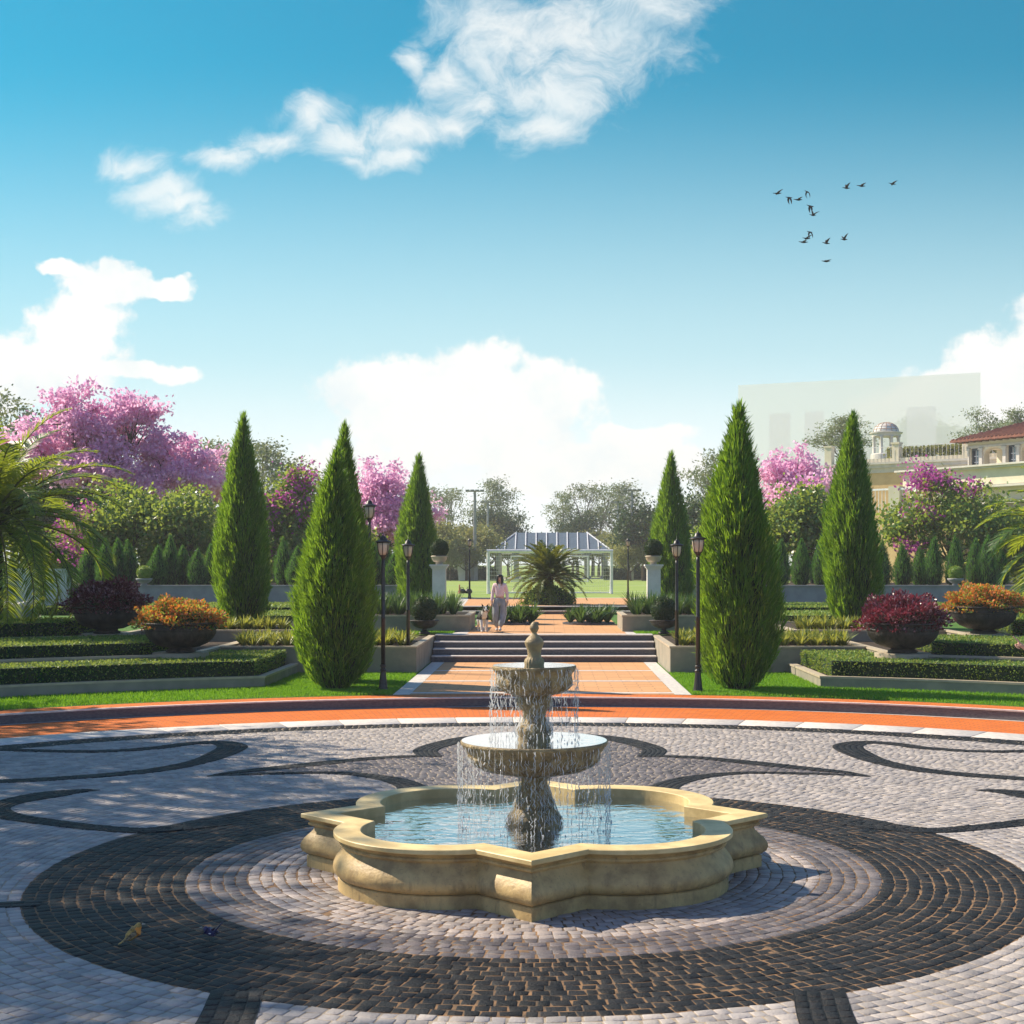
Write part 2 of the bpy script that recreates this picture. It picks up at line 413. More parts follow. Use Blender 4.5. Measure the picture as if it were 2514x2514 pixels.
def pavers(cor, z, rng, gap=0.0052, bev=0.008, drop=0.0034, wob=0.0055, tilt=0.0014):
    """cor (N,4,2) corners -> cobbles with a worn, sloping edge; returns V, F"""
    n = len(cor); c = cor.mean(1, keepdims=True)
    cor = cor + rng.normal(size=cor.shape) * wob
    d = c - cor; ln = np.linalg.norm(d, axis=2, keepdims=True)
    k = np.minimum(1.0, ln / 0.06)
    o = cor + d / ln * gap * 1.3 * k; i1 = cor + d / ln * (gap + bev * 1.3) * k
    zt = z + rng.normal(size=(n, 1, 1)) * tilt * 0.8
    V = np.concatenate([np.concatenate([o, np.full((n, 4, 1), z - 0.02)], 2),
                        np.concatenate([o + (i1 - o) * 0.25, zt - drop + np.zeros((n, 4, 1))], 2),
                        np.concatenate([i1, zt + rng.normal(size=(n, 4, 1)) * tilt], 2)], 1)
    q = []
    for a, bb in ((0, 4), (4, 8)):
        for j in range(4): q.append((a + j, a + (j + 1) % 4, bb + (j + 1) % 4, bb + j))
    q.append((8, 9, 10, 11))
    F = (np.arange(n)[:, None, None] * 12 + np.array(q)[None]).reshape(-1, 4)
    return V.reshape(-1, 3), F


def crom(P, n):
    """Catmull-Rom through rows of P, n samples"""
    P = np.asarray(P, float); Q = np.vstack([2 * P[0] - P[1], P, 2 * P[-1] - P[-2]])
    t = np.linspace(0, len(P) - 1 - 1e-6, n); i = t.astype(int); f = (t - i)[:, None]
    p0, p1, p2, p3 = Q[i], Q[i + 1], Q[i + 2], Q[i + 3]
    return 0.5 * (2 * p1 + (p2 - p0) * f + (2 * p0 - 5 * p1 + 4 * p2 - p3) * f ** 2 + (3 * p1 - p0 - 3 * p2 + p3) * f ** 3)


# the dark swirls, in metres on the plaza (x, y, width); the left half mirrors the right
SW = [
    [(3.45, 2.35, .40), (3.85, 2.02, .38), (4.25, 1.83, .28), (4.9, 2.06, .27), (5.5, 2.40, .28), (6.0, 2.75, .30), (6.32, 3.25, .32), (6.28, 3.8, .40), (6.08, 4.2, .50), (5.82, 4.5, .32), (5.5, 4.62, .03)],
    [(4.46, 5.80, .03), (4.1, 5.95, .12), (3.72, 6.04, .17), (2.9, 6.14, .19), (2.32, 5.88, .26), (1.88, 5.42, .34), (1.62, 4.85, .38), (1.56, 4.2, .40)],
    [(4.46, 5.82, .03), (4.1, 6.25, .22), (3.37, 6.86, .33), (2.8, 7.35, .30), (2.33, 7.68, .24), (1.70, 7.90, .20)],
    [(1.94, -4.02, .34), (1.87, -4.8, .36), (1.93, -5.6, .40), (2.3, -6.6, .42)],
    [(4.12, -1.50, .20), (5.0, -1.66, .22), (6.2, -1.75, .25)],
    [(8.6, 8.7, .25), (7.37, 8.42, .25), (6.64, 8.42, .26), (5.98, 8.8, .30), (5.58, 9.35, .32), (5.16, 9.50, .38), (4.84, 9.08, .46), (4.78, 8.4, .46), (4.93, 7.2, .36), (5.43, 6.25, .35), (6.44, 5.58, .32), (7.6, 5.15, .30)],
]
ARCH = [(1.62, 7.78, .36), (1.75, 8.6, .38), (1.48, 9.5, .42), (1.02, 10.2, .46), (0, 10.62, .46), (-1.02, 10.2, .46), (-1.48, 9.5, .42), (-1.75, 8.6, .38), (-1.62, 7.78, .36)]
bands = [ARCH] + SW + [[(-x, y, wd) for x, y, wd in s] for s in SW]
MIDPOLY = [(1.62, 7.8), (1.75, 8.6), (1.48, 9.5), (1.02, 10.2), (0, 10.6), (-1.02, 10.2), (-1.48, 9.5), (-1.75, 8.6), (-1.62, 7.8), (-2.33, 7.68), (-3.37, 6.86), (-4.46, 5.8),
           (-2.9, 6.14), (-2.32, 5.88), (-1.88, 5.42), (-1.56, 4.2), (0, 4.0), (1.56, 4.2), (1.88, 5.42), (2.32, 5.88), (2.9, 6.14), (4.46, 5.8), (3.37, 6.86), (2.33, 7.68)]


def inside(poly, X, Y):
    c = np.zeros(len(X), bool); n = len(poly)
    for i in range(n):
        x1, y1 = poly[i]; x2, y2 = poly[(i + 1) % n]
        if y1 == y2: continue
        h = ((y1 > Y) != (y2 > Y)) & (X < (x2 - x1) * (Y - y1) / (y2 - y1) + x1)
        c ^= h
    return c


rng = np.random.RandomState(3)
cors = []; mids = []
for r0, r1, rows, cut in ((1.66, 2.65, 9, 3), (2.65, 3.2, 5, 1), (3.2, 4.56, 12, 2), (4.56, 11.9, 65, None), (11.9, 12.5, 5, 2)):
    for k in range(rows):
        a = r0 + (r1 - r0) * k / rows; c = r0 + (r1 - r0) * (k + 1) / rows
        n = int(round(2 * PI * (a + c) / 2 / 0.120))
        e = (np.arange(n) + rng.uniform(-.18, .18, n) + rng.rand()) / n * 2 * PI
        e2 = np.append(e[1:], e[0] + 2 * PI)
        q = np.stack([np.stack([a * np.cos(e), a * np.sin(e)], 1), np.stack([c * np.cos(e), c * np.sin(e)], 1),
                      np.stack([c * np.cos(e2), c * np.sin(e2)], 1), np.stack([a * np.cos(e2), a * np.sin(e2)], 1)], 1)
        m = q.mean(1); X, Y = m[:, 0], m[:, 1]
        keep = (Y > -8.2) & (np.abs(X) < 4.4 + (Y + 9) * 0.56)
        q = q[keep]; X = X[keep]; Y = Y[keep]
        if cut is None: mi = np.where(inside(MIDPOLY, X, Y), 1, 0)
        else: mi = np.full(len(q), cut)
        cors.append(q); mids.append(mi)
cor = np.concatenate(cors); mi = np.concatenate(mids)
V, F = pavers(cor, 0.0, rng)
o = link('plaza_paving', np_mesh('plaza_paving', V, F, [m_pl, m_pm, m_pd, m_pi], np.repeat(mi, 9))); o['kind'] = 'structure'

cors = []; sheet = MB()
for bd in bands:
    q = crom(bd, 400); P = q[:, :2]; wd = np.maximum(q[:, 2], 0.02)
    T = unit(np.gradient(P, axis=0)); Nn = np.stack([-T[:, 1], T[:, 0]], 1)
    s = np.concatenate([[0], np.cumsum(np.linalg.norm(np.diff(P, axis=0), axis=1))])
    nr = max(2, int(round(max(wd) / 0.10)))
    idx = np.arange(0, 400, 4)
    vs = []
    for i in idx:
        for sgn in (1, -1):
            p = P[i] + sgn * Nn[i] * (wd[i] / 2 + 0.004); vs.append((p[0], p[1], 0.0045))
    sheet.add(vs, [(2 * i, 2 * i + 1, 2 * i + 3, 2 * i + 2) for i in range(len(idx) - 1)])
    for k in range(nr):
        f0, f1 = k / nr - .5, (k + 1) / nr - .5
        e = np.arange(rng.rand() * 0.15, s[-1], 0.125); e = e + rng.uniform(-.02, .02, len(e)); e = np.clip(np.concatenate([[0], e, [s[-1]]]), 0, s[-1])
        def pt(u, f):
            return np.stack([np.interp(u, s, P[:, 0]) + np.interp(u, s, Nn[:, 0] * wd) * f, np.interp(u, s, P[:, 1]) + np.interp(u, s, Nn[:, 1] * wd) * f], 1)
        q4 = np.stack([pt(e[:-1], f0), pt(e[1:], f0), pt(e[1:], f1), pt(e[:-1], f1)], 1)
        wl = np.interp((e[1:] + e[:-1]) / 2, s, wd) / nr
        q4 = q4[(wl > 0.03) & (e[1:] - e[:-1] > 0.04)]
        cors.append(q4)
cor = np.concatenate(cors)
area = 0.5 * ((cor[:, 2, 0] - cor[:, 0, 0]) * (cor[:, 3, 1] - cor[:, 1, 1]) - (cor[:, 3, 0] - cor[:, 1, 0]) * (cor[:, 2, 1] - cor[:, 0, 1]))
cor[area < 0] = cor[area < 0][:, ::-1]
V, F = pavers(cor, 0.0085, rng, gap=0.005, bev=0.010, drop=.003, wob=0.003, tilt=0.0012)
o = link('paving_swirls', np_mesh('paving_swirls', V, F, [m_pd])); o['kind'] = 'structure'
struct('paving_swirl_bed', sheet, m_pd)

# pale slab ring, orange brick ring, kerb
cors = []
n = 78
e = np.arange(n) / n * 2 * PI
e2 = e + 2 * PI / n
a, c = 12.5, 13.38
V_, F_ = [], []
q = np.stack([np.stack([a * np.cos(e), a * np.sin(e)], 1), np.stack([c * np.cos(e), c * np.sin(e)], 1), np.stack([c * np.cos(e2), c * np.sin(e2)], 1), np.stack([a * np.cos(e2), a * np.sin(e2)], 1)], 1)
V, F = pavers(q, 0.004, rng, gap=0.006, bev=0.01, drop=0.005, wob=0.0, tilt=0.001)
o = link('pale_slab_ring', np_mesh('pale_slab_ring', V, F, [m_white])); o['kind'] = 'structure'


def brickmat(name, c1, c2, mort, bw, bh, polar=True, streak=False):
    m = bpy.data.materials.new(name); m.use_nodes = True
    t = NT(m.node_tree); bs = t.n['Principled BSDF']; bs.inputs['Roughness'].default_value = 0.7; bs.inputs['Specular IOR Level'].default_value = 0.25
    tcn = t.new('ShaderNodeTexCoord'); sp = t.new('ShaderNodeSeparateXYZ'); t.l.new(tcn.outputs['Object'], sp.inputs[0])
    cbn = t.new('ShaderNodeCombineXYZ')
    if polar:
        an = t.math('ARCTAN2', sp.outputs[1], sp.outputs[0])
        t.put(cbn.inputs[0], t.math('MULTIPLY', an, 14.5))
        rr = t.math('SQRT', t.math('ADD', t.math('MULTIPLY', sp.outputs[0], sp.outputs[0]), t.math('MULTIPLY', sp.outputs[1], sp.outputs[1])))
        t.put(cbn.inputs[1], rr)
    else:
        t.put(cbn.inputs[0], sp.outputs[0]); t.put(cbn.inputs[1], sp.outputs[1])
    br = t.new('ShaderNodeTexBrick'); t.l.new(cbn.outputs[0], br.inputs['Vector'])
    br.inputs['Color1'].default_value = tuple(c1) + (1,); br.inputs['Color2'].default_value = tuple(c2) + (1,); br.inputs['Mortar'].default_value = tuple(mort) + (1,)
    br.inputs['Scale'].default_value = 1; br.inputs['Mortar Size'].default_value = 0.012; br.inputs['Mortar Smooth'].default_value = 0.2
    br.inputs['Brick Width'].default_value = bw; br.inputs['Row Height'].default_value = bh; br.inputs['Bias'].default_value = 0.0
    nz = t.noise(t.vec('MULTIPLY', tcn.outputs['Object'], (1, 4, 1) if streak else (1, 1, 1)), 3.2, 6, 0.6)
    col = t.mix(t.math('MULTIPLY', nz, 0.7), br.outputs['Color'], tuple(x * 0.62 for x in c1))
    t.put(bs.inputs['Base Color'], col)
    bp = t.new('ShaderNodeBump'); bp.inputs['Strength'].default_value = 0.5; bp.inputs['Distance'].default_value = 0.01
    t.put(bp.inputs['Height'], t.math('SUBTRACT', t.math('MULTIPLY', nz, 0.3), br.outputs['Fac'])); t.l.new(bp.outputs[0], bs.inputs['Normal'])
    return m


m_brick = brickmat('orange_brick', (0.80, 0.205, 0.028), (0.62, 0.145, 0.020), (0.36, 0.12, 0.05), 0.24, 0.12)
m_tile = brickmat('tan_path_tile', (0.74, 0.40, 0.185), (0.62, 0.32, 0.14), (0.38, 0.21, 0.11), 0.60, 0.30, False, True)
struct('brick_ring', ring(13.38, 15.30, 0.0), m_brick)
struct('kerb_base_line', ring(15.30, 15.40, 0.004), m_white)
b = ring_wall(15.40, -0.02, 0.165); ring(15.385, 15.50, 0.19, mb=b, mi=1); ring_wall(15.385, 0.165, 0.19, mb=b, mi=1)
ring(15.385, 15.42, 0.165, mb=b, mi=1)
struct('kerb', b, [m_kerb, m_white])
struct('upper_brick_ring', ring(15.50, 16.10, 0.19), m_brick)

# lower lawn
b = MB(); vs = []
N = 150
pts_in = [(16.10 * math.cos(R(-40 + 260 * i / N)), 16.10 * math.sin(R(-40 + 260 * i / N))) for i in range(N + 1)]
pts_out = [(34 * math.cos(R(-40 + 260 * i / N)), 34 * math.sin(R(-40 + 260 * i / N))) for i in range(N + 1)]
vs = [(x, y, 0.19) for x, y in pts_in] + [(x, y, 0.19) for x, y in pts_out]
b.add(vs, [(i, N + 1 + i, N + 2 + i, i + 1) for i in range(N)]); struct('lawn', b, m_lawn)

# path from the plaza to the steps, with pale borders and cross strips
def yarc(x): return math.sqrt(16.09 ** 2 - x * x)
b = MB(); xs = np.linspace(-2.70, 2.70, 24)
vs = [(x, yarc(x), 0.1945) for x in xs] + [(x, 25.7, 0.1945) for x in xs]
b.add(vs, [(i, i + 1, 25 + i, 24 + i) for i in range(23)]); struct('garden_path', b, m_tile)
b = MB()
for s in (-1, 1):
    xs = np.linspace(2.70, 3.04, 4) * s
    vs = [(x, yarc(x), 0.1985) for x in xs] + [(x, 25.7, 0.1985) for x in xs]
    fs = [(i, i + 1, 5 + i, 4 + i) if s > 0 else (i, 4 + i, 5 + i, i + 1) for i in range(3)]; b.add(vs, fs)
struct('path_border', b, m_white)
b = MB()
for y in (16.13, 19.2, 22.4):
    b.add([(-2.70, y, 0.1985), (2.70, y, 0.1985), (2.70, y + 0.26, 0.1985), (-2.70, y + 0.26, 0.1985)], [(0, 1, 2, 3)])
struct('path_strips', b, m_white)

# steps
b = MB(); h = (0.88 - 0.19) / 4
for i in range(4):
    y0 = 25.7 + 0.45 * i; z1 = 0.19 + h * (i + 1)
    b.box(-3.06, 3.06, y0 + 0.02, 27.6 if i == 3 else y0 + 0.53, 0.19 + h * i - 0.01, z1 - 0.03, 0)
    b.box(-3.06, 3.06, y0, 27.6 if i == 3 else y0 + 0.49, z1 - 0.03, z1, 1)  # pale treads: sunlight on the dark granite put into the colour
struct('steps', b, [m_granite, m_white])

# upper terrace
b = MB()
b.add([(-6.5, 27.3, 0.86), (6.5, 27.3, 0.86), (6.5, 43.8, 0.86), (-6.5, 43.8, 0.86)], [(0, 1, 2, 3)]); struct('terrace_lawn', b, m_lawn)
b = MB(); b.add([(-2.2, 27.0, 0.876), (2.35, 27.0, 0.876), (2.35, 37.8, 0.876), (-2.2, 37.8, 0.876)], [(0, 1, 2, 3)])
b.add([(-1.6, 37.8, 0.876), (1.9, 37.8, 0.876), (1.9, 43.8, 0.876), (-1.6, 43.8, 0.876)], [(0, 1, 2, 3)])
struct('terrace_path', b, m_tile)
b = MB(); b.add([(-3.0, 27.0, 0.870), (-2.2, 27.0, 0.870), (-2.2, 29.0, 0.870), (-2.45, 29.0, 0.870)], [(0, 1, 2, 3)])
b.add([(2.35, 27.0, 0.870), (3.0, 27.0, 0.870), (2.55, 29.0, 0.870), (2.35, 29.0, 0.870)], [(0, 1, 2, 3)])
struct('terrace_border', b, m_white)
b = MB()
b.box(-3.3, 3.6, 43.8, 44.25, 0.85, 0.985, 0); b.box(-3.3, 3.6, 43.76, 44.25, 0.985, 1.01, 1)
b.box(-3.3, 3.6, 44.2, 44.7, 1.01, 1.155, 0); b.box(-3.3, 3.6, 44.16, 44.7, 1.155, 1.184, 1)
struct('upper_steps', b, [m_granite, m_white])
b = MB(); b.add([(-3.3, 44.7, 1.186), (3.6, 44.7, 1.186), (4.1, 58.0, 1.186), (-3.8, 58.0, 1.186)], [(0, 1, 2, 3)])
struct('upper_path', b, m_tile)
b = MB()
b.add([(-3.6, 44.7, 1.19), (-3.3, 44.7, 1.19), (-3.8, 58.0, 1.19), (-4.2, 58.0, 1.19)], [(0, 1, 2, 3)])
b.add([(3.6, 44.7, 1.19), (3.9, 44.7, 1.19), (4.5, 58.0, 1.19), (4.1, 58.0, 1.19)], [(0, 1, 2, 3)])
b.add([(-9, 58.0, 1.19), (9, 58.0, 1.19), (9, 58.6, 1.19), (-9, 58.6, 1.19)], [(0, 1, 2, 3)])
struct('upper_path_border', b, m_white)
b = MB()
for y, x0, x1, t in ((68.4, -13, 13, .16), (76, -13, 13, .22), (100, -32, 32, .3), (138, -32, 32, .4), (151, -32, 32, .5)):
    b.add([(x0, y, 1.186), (x1, y, 1.186), (x1, y + t, 1.186), (x0, y + t, 1.186)], [(0, 1, 2, 3)])
for s in (-1, 1):
    b.add([(s * 6.5 - .06, 68.6, 1.188), (s * 6.5 + .06, 68.6, 1.188), (s * 6.5 + .06, 76, 1.188), (s * 6.5 - .06, 76, 1.188)], [(0, 1, 2, 3)])
struct('field_markings', b, m_plas)
b = MB()
for s in (-1, 1):
    x0, x1 = sorted((s * 6.55, s * 60)); b.add([(x0, 24.6, 1.09), (x1, 24.6, 1.09), (x1, 44.2, 1.09), (x0, 44.2, 1.09)], [(0, 1, 2, 3)])
struct('terrace_ground', b, m_lawn)

# ------------------------------------------------------------------ stepped planting beds
def arcpts(r, a0, a1, n): return [(r * math.cos(R(a0 + (a1 - a0) * i / n)), r * math.sin(R(a0 + (a1 - a0) * i / n))) for i in range(n + 1)]


def side_poly(s, poly): return [(s * x, y) for x, y in poly]


def bed_poly(r, x0, yback, x1=21.0):
    a0 = math.degrees(math.acos(x0 / r)); a1 = -18
    p = arcpts(r, a0, a1, 40)
    return p + [(30, p[-1][1]), (30, yback), (x0, yback)]


def raised_bed(name, label, poly, z0, z1, grp, cop=0.045, w=0.16):
    t = thing(name, label, 'planter wall', (0, 0, 0), group=grp)
    mb = MB(); mb.prism(poly, z0, z1 - cop, 0); mb.build('wall', [m_wall], t)
    mb = MB(); c = Vector((sum(p[0] for p in poly) / len(poly), sum(p[1] for p in poly) / len(poly)))
    n = len(poly)
    a = sum(poly[i][0] * poly[(i + 1) % n][1] - poly[(i + 1) % n][0] * poly[i][1] for i in range(n))
    if a < 0: poly = poly[::-1]
    def off(d):
        out = []
        for i in range(n):
            p0, p1, p2 = Vector(poly[i - 1]), Vector(poly[i]), Vector(poly[(i + 1) % n])
            e1 = (p1 - p0).normalized(); e2 = (p2 - p1).normalized()
            n1 = Vector((e1.y, -e1.x)); n2 = Vector((e2.y, -e2.x)); m = (n1 + n2)
            m = m / max(m.length, .3); k = d / max(m.dot(n1), 0.35)
            out.append(tuple(p1 + m * k))
        return out
    O = off(0.02); I = off(-w)
    vs = [(x, y, z1) for x, y in O] + [(x, y, z1) for x, y in I] + [(x, y, z1 - cop) for x, y in O] + [(x, y, z1 - cop - 0.002) for x, y in I]
    fs = []
    for i in range(n):
        j = (i + 1) % n
        fs += [(i, j, n + j, n + i), (2 * n + i, 2 * n + j, j, i), (n + i, n + j, 3 * n + j, 3 * n + i)]
        fs.append((3 * n + i, 3 * n + j, 2 * n + j, 2 * n + i))
    mb.add(vs, fs); mb.build('coping', [m_cop], t)
    mb = MB(); J = off(-w + 0.005)
    mb.add([(x, y, z1 - cop + 0.012) for x, y in J], [tuple(range(n))]); mb.build('soil', [m_soil], t)
    return t


SIDE = {-1: 'left', 1: 'right'}
for s in (-1, 1):
    sd_ = SIDE[s]; g = 'stepped stone planter walls'
    raised_bed('stepped_planter', 'lowest curved stone planter wall along the lawn on the %s' % sd_, side_poly(s, bed_poly(18.5, 5.98, 26.0)), 0.15, 0.45, g)
    raised_bed('stepped_planter', 'middle stone tier carrying the %s flower bowl at its corner, %s side' % ('orange' if s < 0 else 'maroon', sd_), side_poly(s, bed_poly(20.25, 7.87, 28)), 0.3, 0.85, g)
    raised_bed('stepped_planter', 'upper stone tier carrying the %s flower bowl at its corner, %s side' % ('maroon' if s < 0 else 'orange', sd_), side_poly(s, bed_poly(24.2, 10.6, 31)), 0.5, 1.12, g)
    raised_bed('stepped_planter', 'tall stone planter flanking the granite steps on the %s, filled with yellow green straps' % sd_,
               side_poly(s, [(3.09, 21.6), (7.86, 21.6), (7.86, 27.6), (3.09, 27.6)]), 0.15, 0.86, g)
    raised_bed('stepped_planter', 'low stone planter behind the strappy bed on the %s, below the slim cypress' % sd_,
               side_poly(s, [(6.55, 24.5), (10.59, 24.5), (10.59, 30), (6.55, 30)]), 0.5, 1.125, g)
    raised_bed('box_planter', 'grey box planter with dark strappy leaves beside the upper path, %s side' % sd_,
               side_poly(s, [(2.2 + 0.1 * (s > 0), 29.0), (5.6, 29.0), (5.6, 32.2), (2.2 + 0.1 * (s > 0), 32.2)]), 0.85, 1.36, 'grey box planters')
    t = thing('garden_wall', 'long low grey rendered wall under the row of small conifers, %s side' % sd_, 'wall', (0, 0, 0), group='grey garden walls')
    mb = MB(); mb.prism(side_poly(s, [(5.55, 42.3), (60, 42.3), (60, 42.55), (5.8, 42.55), (5.8, 60), (5.55, 60)]), 0.8, 2.0); mb.build('wall', [m_grey], t)
    mb = MB(); mb.prism(side_poly(s, [(5.5, 42.25), (60, 42.25), (60, 42.6), (5.85, 42.6), (5.85, 60), (5.5, 60)]), 2.0, 2.05); mb.build('coping', [m_grey], t)
b = MB()
for s in (-1, 1):
    b.prism(side_poly(s, [(5.8, 42.6), (60, 42.6), (60, 56), (5.8, 56)]), 0.9, 1.98)
struct('shrub_bed_ground', b, m_soil)


# ------------------------------------------------------------------ clipped hedges: a dark core with leaves all over it
def hedge(label, polys, z0, z1, seed, dens=430, size=0.05):
    rng = np.random.RandomState(seed)
    t = thing('hedge', label, 'hedge', (0, 0, 0), group='clipped green hedges on the tiers')
    mb = MB(); P = []; D = []
    for poly in polys:
        mb.prism(poly, z0, z1 - 0.035)
        n = len(poly); A = np.array(poly)
        lo, hi = A.min(0), A.max(0)
        k = int(dens * (hi - lo).prod()); q = rng.uniform(lo, hi, (k, 2)); q = q[inside(poly, q[:, 0], q[:, 1])]
        P.append(np.column_stack([q, np.full(len(q), z1 - 0.045) + rng.uniform(-.02, .02, len(q))])); D.append(np.column_stack([rng.normal(size=(len(q), 2)) * 0.9, np.ones(len(q))]))
        a = sum(poly[i][0] * poly[(i + 1) % n][1] - poly[(i + 1) % n][0] * poly[i][1] for i in range(n))
        for i in range(n):
            p, r = A[i], A[(i + 1) % n]; L = np.linalg.norm(r - p)
            nn = np.array([(r - p)[1], -(r - p)[0]]) / max(L, 1e-6) * (1 if a > 0 else -1)
            if nn[1] > 0.75: continue
            k = int(dens * 1.15 * L * (z1 - z0)); u = rng.rand(k, 1)
            zz = z0 + (z1 - z0) * rng.rand(k)
            P.append(np.column_stack([p + (r - p) * u + nn * 0.005, zz])); D.append(np.column_stack([nn + rng.normal(size=(k, 2)) * 0.6, rng.normal(size=k) * .6 + .55]))
    P = np.concatenate(P); D = np.concatenate(D)
    V, F = leaf_quads(P, D, rng.uniform(.7, 1.35, len(P)) * size, rng.uniform(.5, .85, len(P)) * size, rng)
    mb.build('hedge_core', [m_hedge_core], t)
    link('foliage', np_mesh('hedge_foliage', V, F, m_hedge), t)


def band_poly(s, r0, r1, x0, xmax=16.5):
    a0 = math.degrees(math.acos(x0 / r0)); a0b = math.degrees(math.acos(x0 / r1)); a1 = math.degrees(math.acos(xmax / r1)); a1b = math.degrees(math.acos(xmax / r0)) if xmax < r0 else a1
    return side_poly(s, arcpts(r0, a0, a1b, 26) + arcpts(r1, a1, a0b, 26))


for s in (-1, 1):
    sd_ = SIDE[s]
    hedge('lowest clipped hedge behind the front planter wall, %s side' % sd_, [band_poly(s, 18.68, 20.15, 6.25), side_poly(s, [(6.25, 18.9), (7.7, 18.7), (7.7, 21.4), (6.25, 21.4)])], 0.43, 0.80, 11 + s)
    hedge('middle clipped hedge behind the front flower bowl, %s side' % sd_, [band_poly(s, 20.50, 24.05, 8.9, 19.5)], 0.83, 1.14, 21 + s, 340, 0.055)
    hedge('top clipped hedge beside the rear flower bowl, %s side' % sd_, [band_poly(s, 24.45, 27.5, 11.8, 21.5)], 1.10, 1.47, 31 + s, 300, 0.06)
    hedge('flat ground hedge in front of the grey garden wall, %s side' % sd_, [side_poly(s, [(6.7, 36.3), (19, 36.3), (19, 41.6), (6.7, 41.6)])], 1.09, 1.40, 41 + s, 190, 0.085)
    hedge('shorter ground hedge between the cypress and the strappy bed, %s side' % sd_, [side_poly(s, [(6.7, 31.0), (10.5, 31.0), (10.5, 35.4), (6.7, 35.4)])], 1.09, 1.30, 51 + s, 240, 0.075)

# ------------------------------------------------------------------ grass
rng = np.random.RandomState(8)
n = 120000
a = rng.uniform(R(15), R(165), n); r = np.sqrt(rng.uniform(16.12 ** 2, 18.47 ** 2, n)); X = r * np.cos(a); Y = r * np.sin(a)
n2 = 60000
X = np.append(X, rng.uniform(3.06, 5.97, n2) * rng.choice([-1, 1], n2)); Y = np.append(Y, rng.uniform(15.8, 21.58, n2))
ok = (np.abs(X) > 3.06) & (np.hypot(X, Y) > 16.12) & ~((np.abs(X) > 5.97) & (np.hypot(X, Y) > 18.46)) & (Y < 21.58) & (np.abs(X) < 4 + (Y + 13.7) * .36)
X, Y = X[ok], Y[ok]; k = len(X)
P = [np.column_stack([X, Y, np.full(k, .188)])]
n3 = 6000
X = rng.uniform(2.62, 4.6, n3) * rng.choice([-1, 1], n3); Y = rng.uniform(27.65, 28.95, n3)
P.append(np.column_stack([X, Y, np.full(n3, .858)])); P = np.concatenate(P); k = len(P)
D = np.column_stack([rng.normal(size=(k, 2)) * 0.35, np.ones(k)])
V, F = leaf_quads(P, D, rng.uniform(.035, .085, k), rng.uniform(.010, .018, k), rng)
tag(link('grass', np_mesh('grass', V, F, m_grass)), 'short bright green grass beside the path and brick ring', 'grass', kind='stuff')
# ------------------------------------------------------------------ fountain
def quatrefoil(o, n=36, Rd=2.105, k=0.75, rho=0.955):
    Rr = Rd + o * math.sqrt(2); p = rho + o
    out = []
    # solve for the junction on the edge from (0,-Rr) going up-left
    A = Rr - k
    s = 2 * (k + A); disc = s * s - 8 * (k * k + A * A - p * p)
    t = (s - math.sqrt(max(disc, 0))) / 4
    for q in range(4):
        c, sn = math.cos(-q * PI / 2), math.sin(-q * PI / 2)
        pts = [(0, -Rr)]
        for i in range(1, 5): pts.append((-t * i / 5, -Rr + t * i / 5))
        a0 = math.atan2(-Rr + t + k, -t + k); a1 = math.atan2(-t + k, -Rr + t + k)
        if a1 > a0: a1 -= 2 * PI
        for i in range(n + 1):
            a = a0 + (a1 - a0) * i / n; pts.append((-k + p * math.cos(a), -k + p * math.sin(a)))
        for i in range(4, 0, -1): pts.append((-Rr + t * i / 5, -t * i / 5))
        for x, y in pts: out.append((x * c - y * sn, x * sn + y * c))
    return out


def shell(prof, mats, name, parent, close=False):
    rows = [[(x, y, z) for x, y in quatrefoil(o)] for o, z in prof]
    m = len(rows[0]); mb = MB(); vs = [p for r_ in rows for p in r_]; fs = []
    for i in range(len(rows) - 1):
        for k in range(m):
            k2 = (k + 1) % m; fs.append((i * m + k, (i + 1) * m + k, (i + 1) * m + k2, i * m + k2))
    mb.add(vs, fs)
    o = mb.build(name, mats, parent, True); o.data.set_sharp_from_angle(angle=R(38)); return o


fountain = thing('fountain', 'two tiered carved stone fountain spilling into a four lobed basin', 'fountain', (0, 0, 0))
shell([(0.03, -0.02), (0.03, .105), (0.018, .115)], [m_stone], 'basin_plinth', fountain)
bulge = [(0.0, .113), (0.03, .122), (.062, .15), (.075, .185), (.070, .225), (.048, .27), (.015, .31), (-.012, .345), (-.022, .372), (-.015, .385), (.012, .388), (.020, .398), (.020, .412), (.010, .42), (.018, .432), (.045, .448), (.055, .455)]
shell(bulge, [m_stone], 'basin_wall', fountain)
shell([(.055, .455), (.066, .458), (.070, .463), (.070, .494), (.064, .50), (-.165, .50), (-.172, .494), (-.172, .10)], [m_rim], 'basin_coping', fountain)
mb = MB(); q = quatrefoil(-.171); mb.add([(x, y, .13) for x, y in q], [tuple(range(len(q)))[::-1]])
m_pool = mat('pool_floor', (0.55, 0.80, 0.80), 0.7, (0.42, 0.70, 0.74), 5, 0.1)
mb.build('basin_floor', [m_pool], fountain)


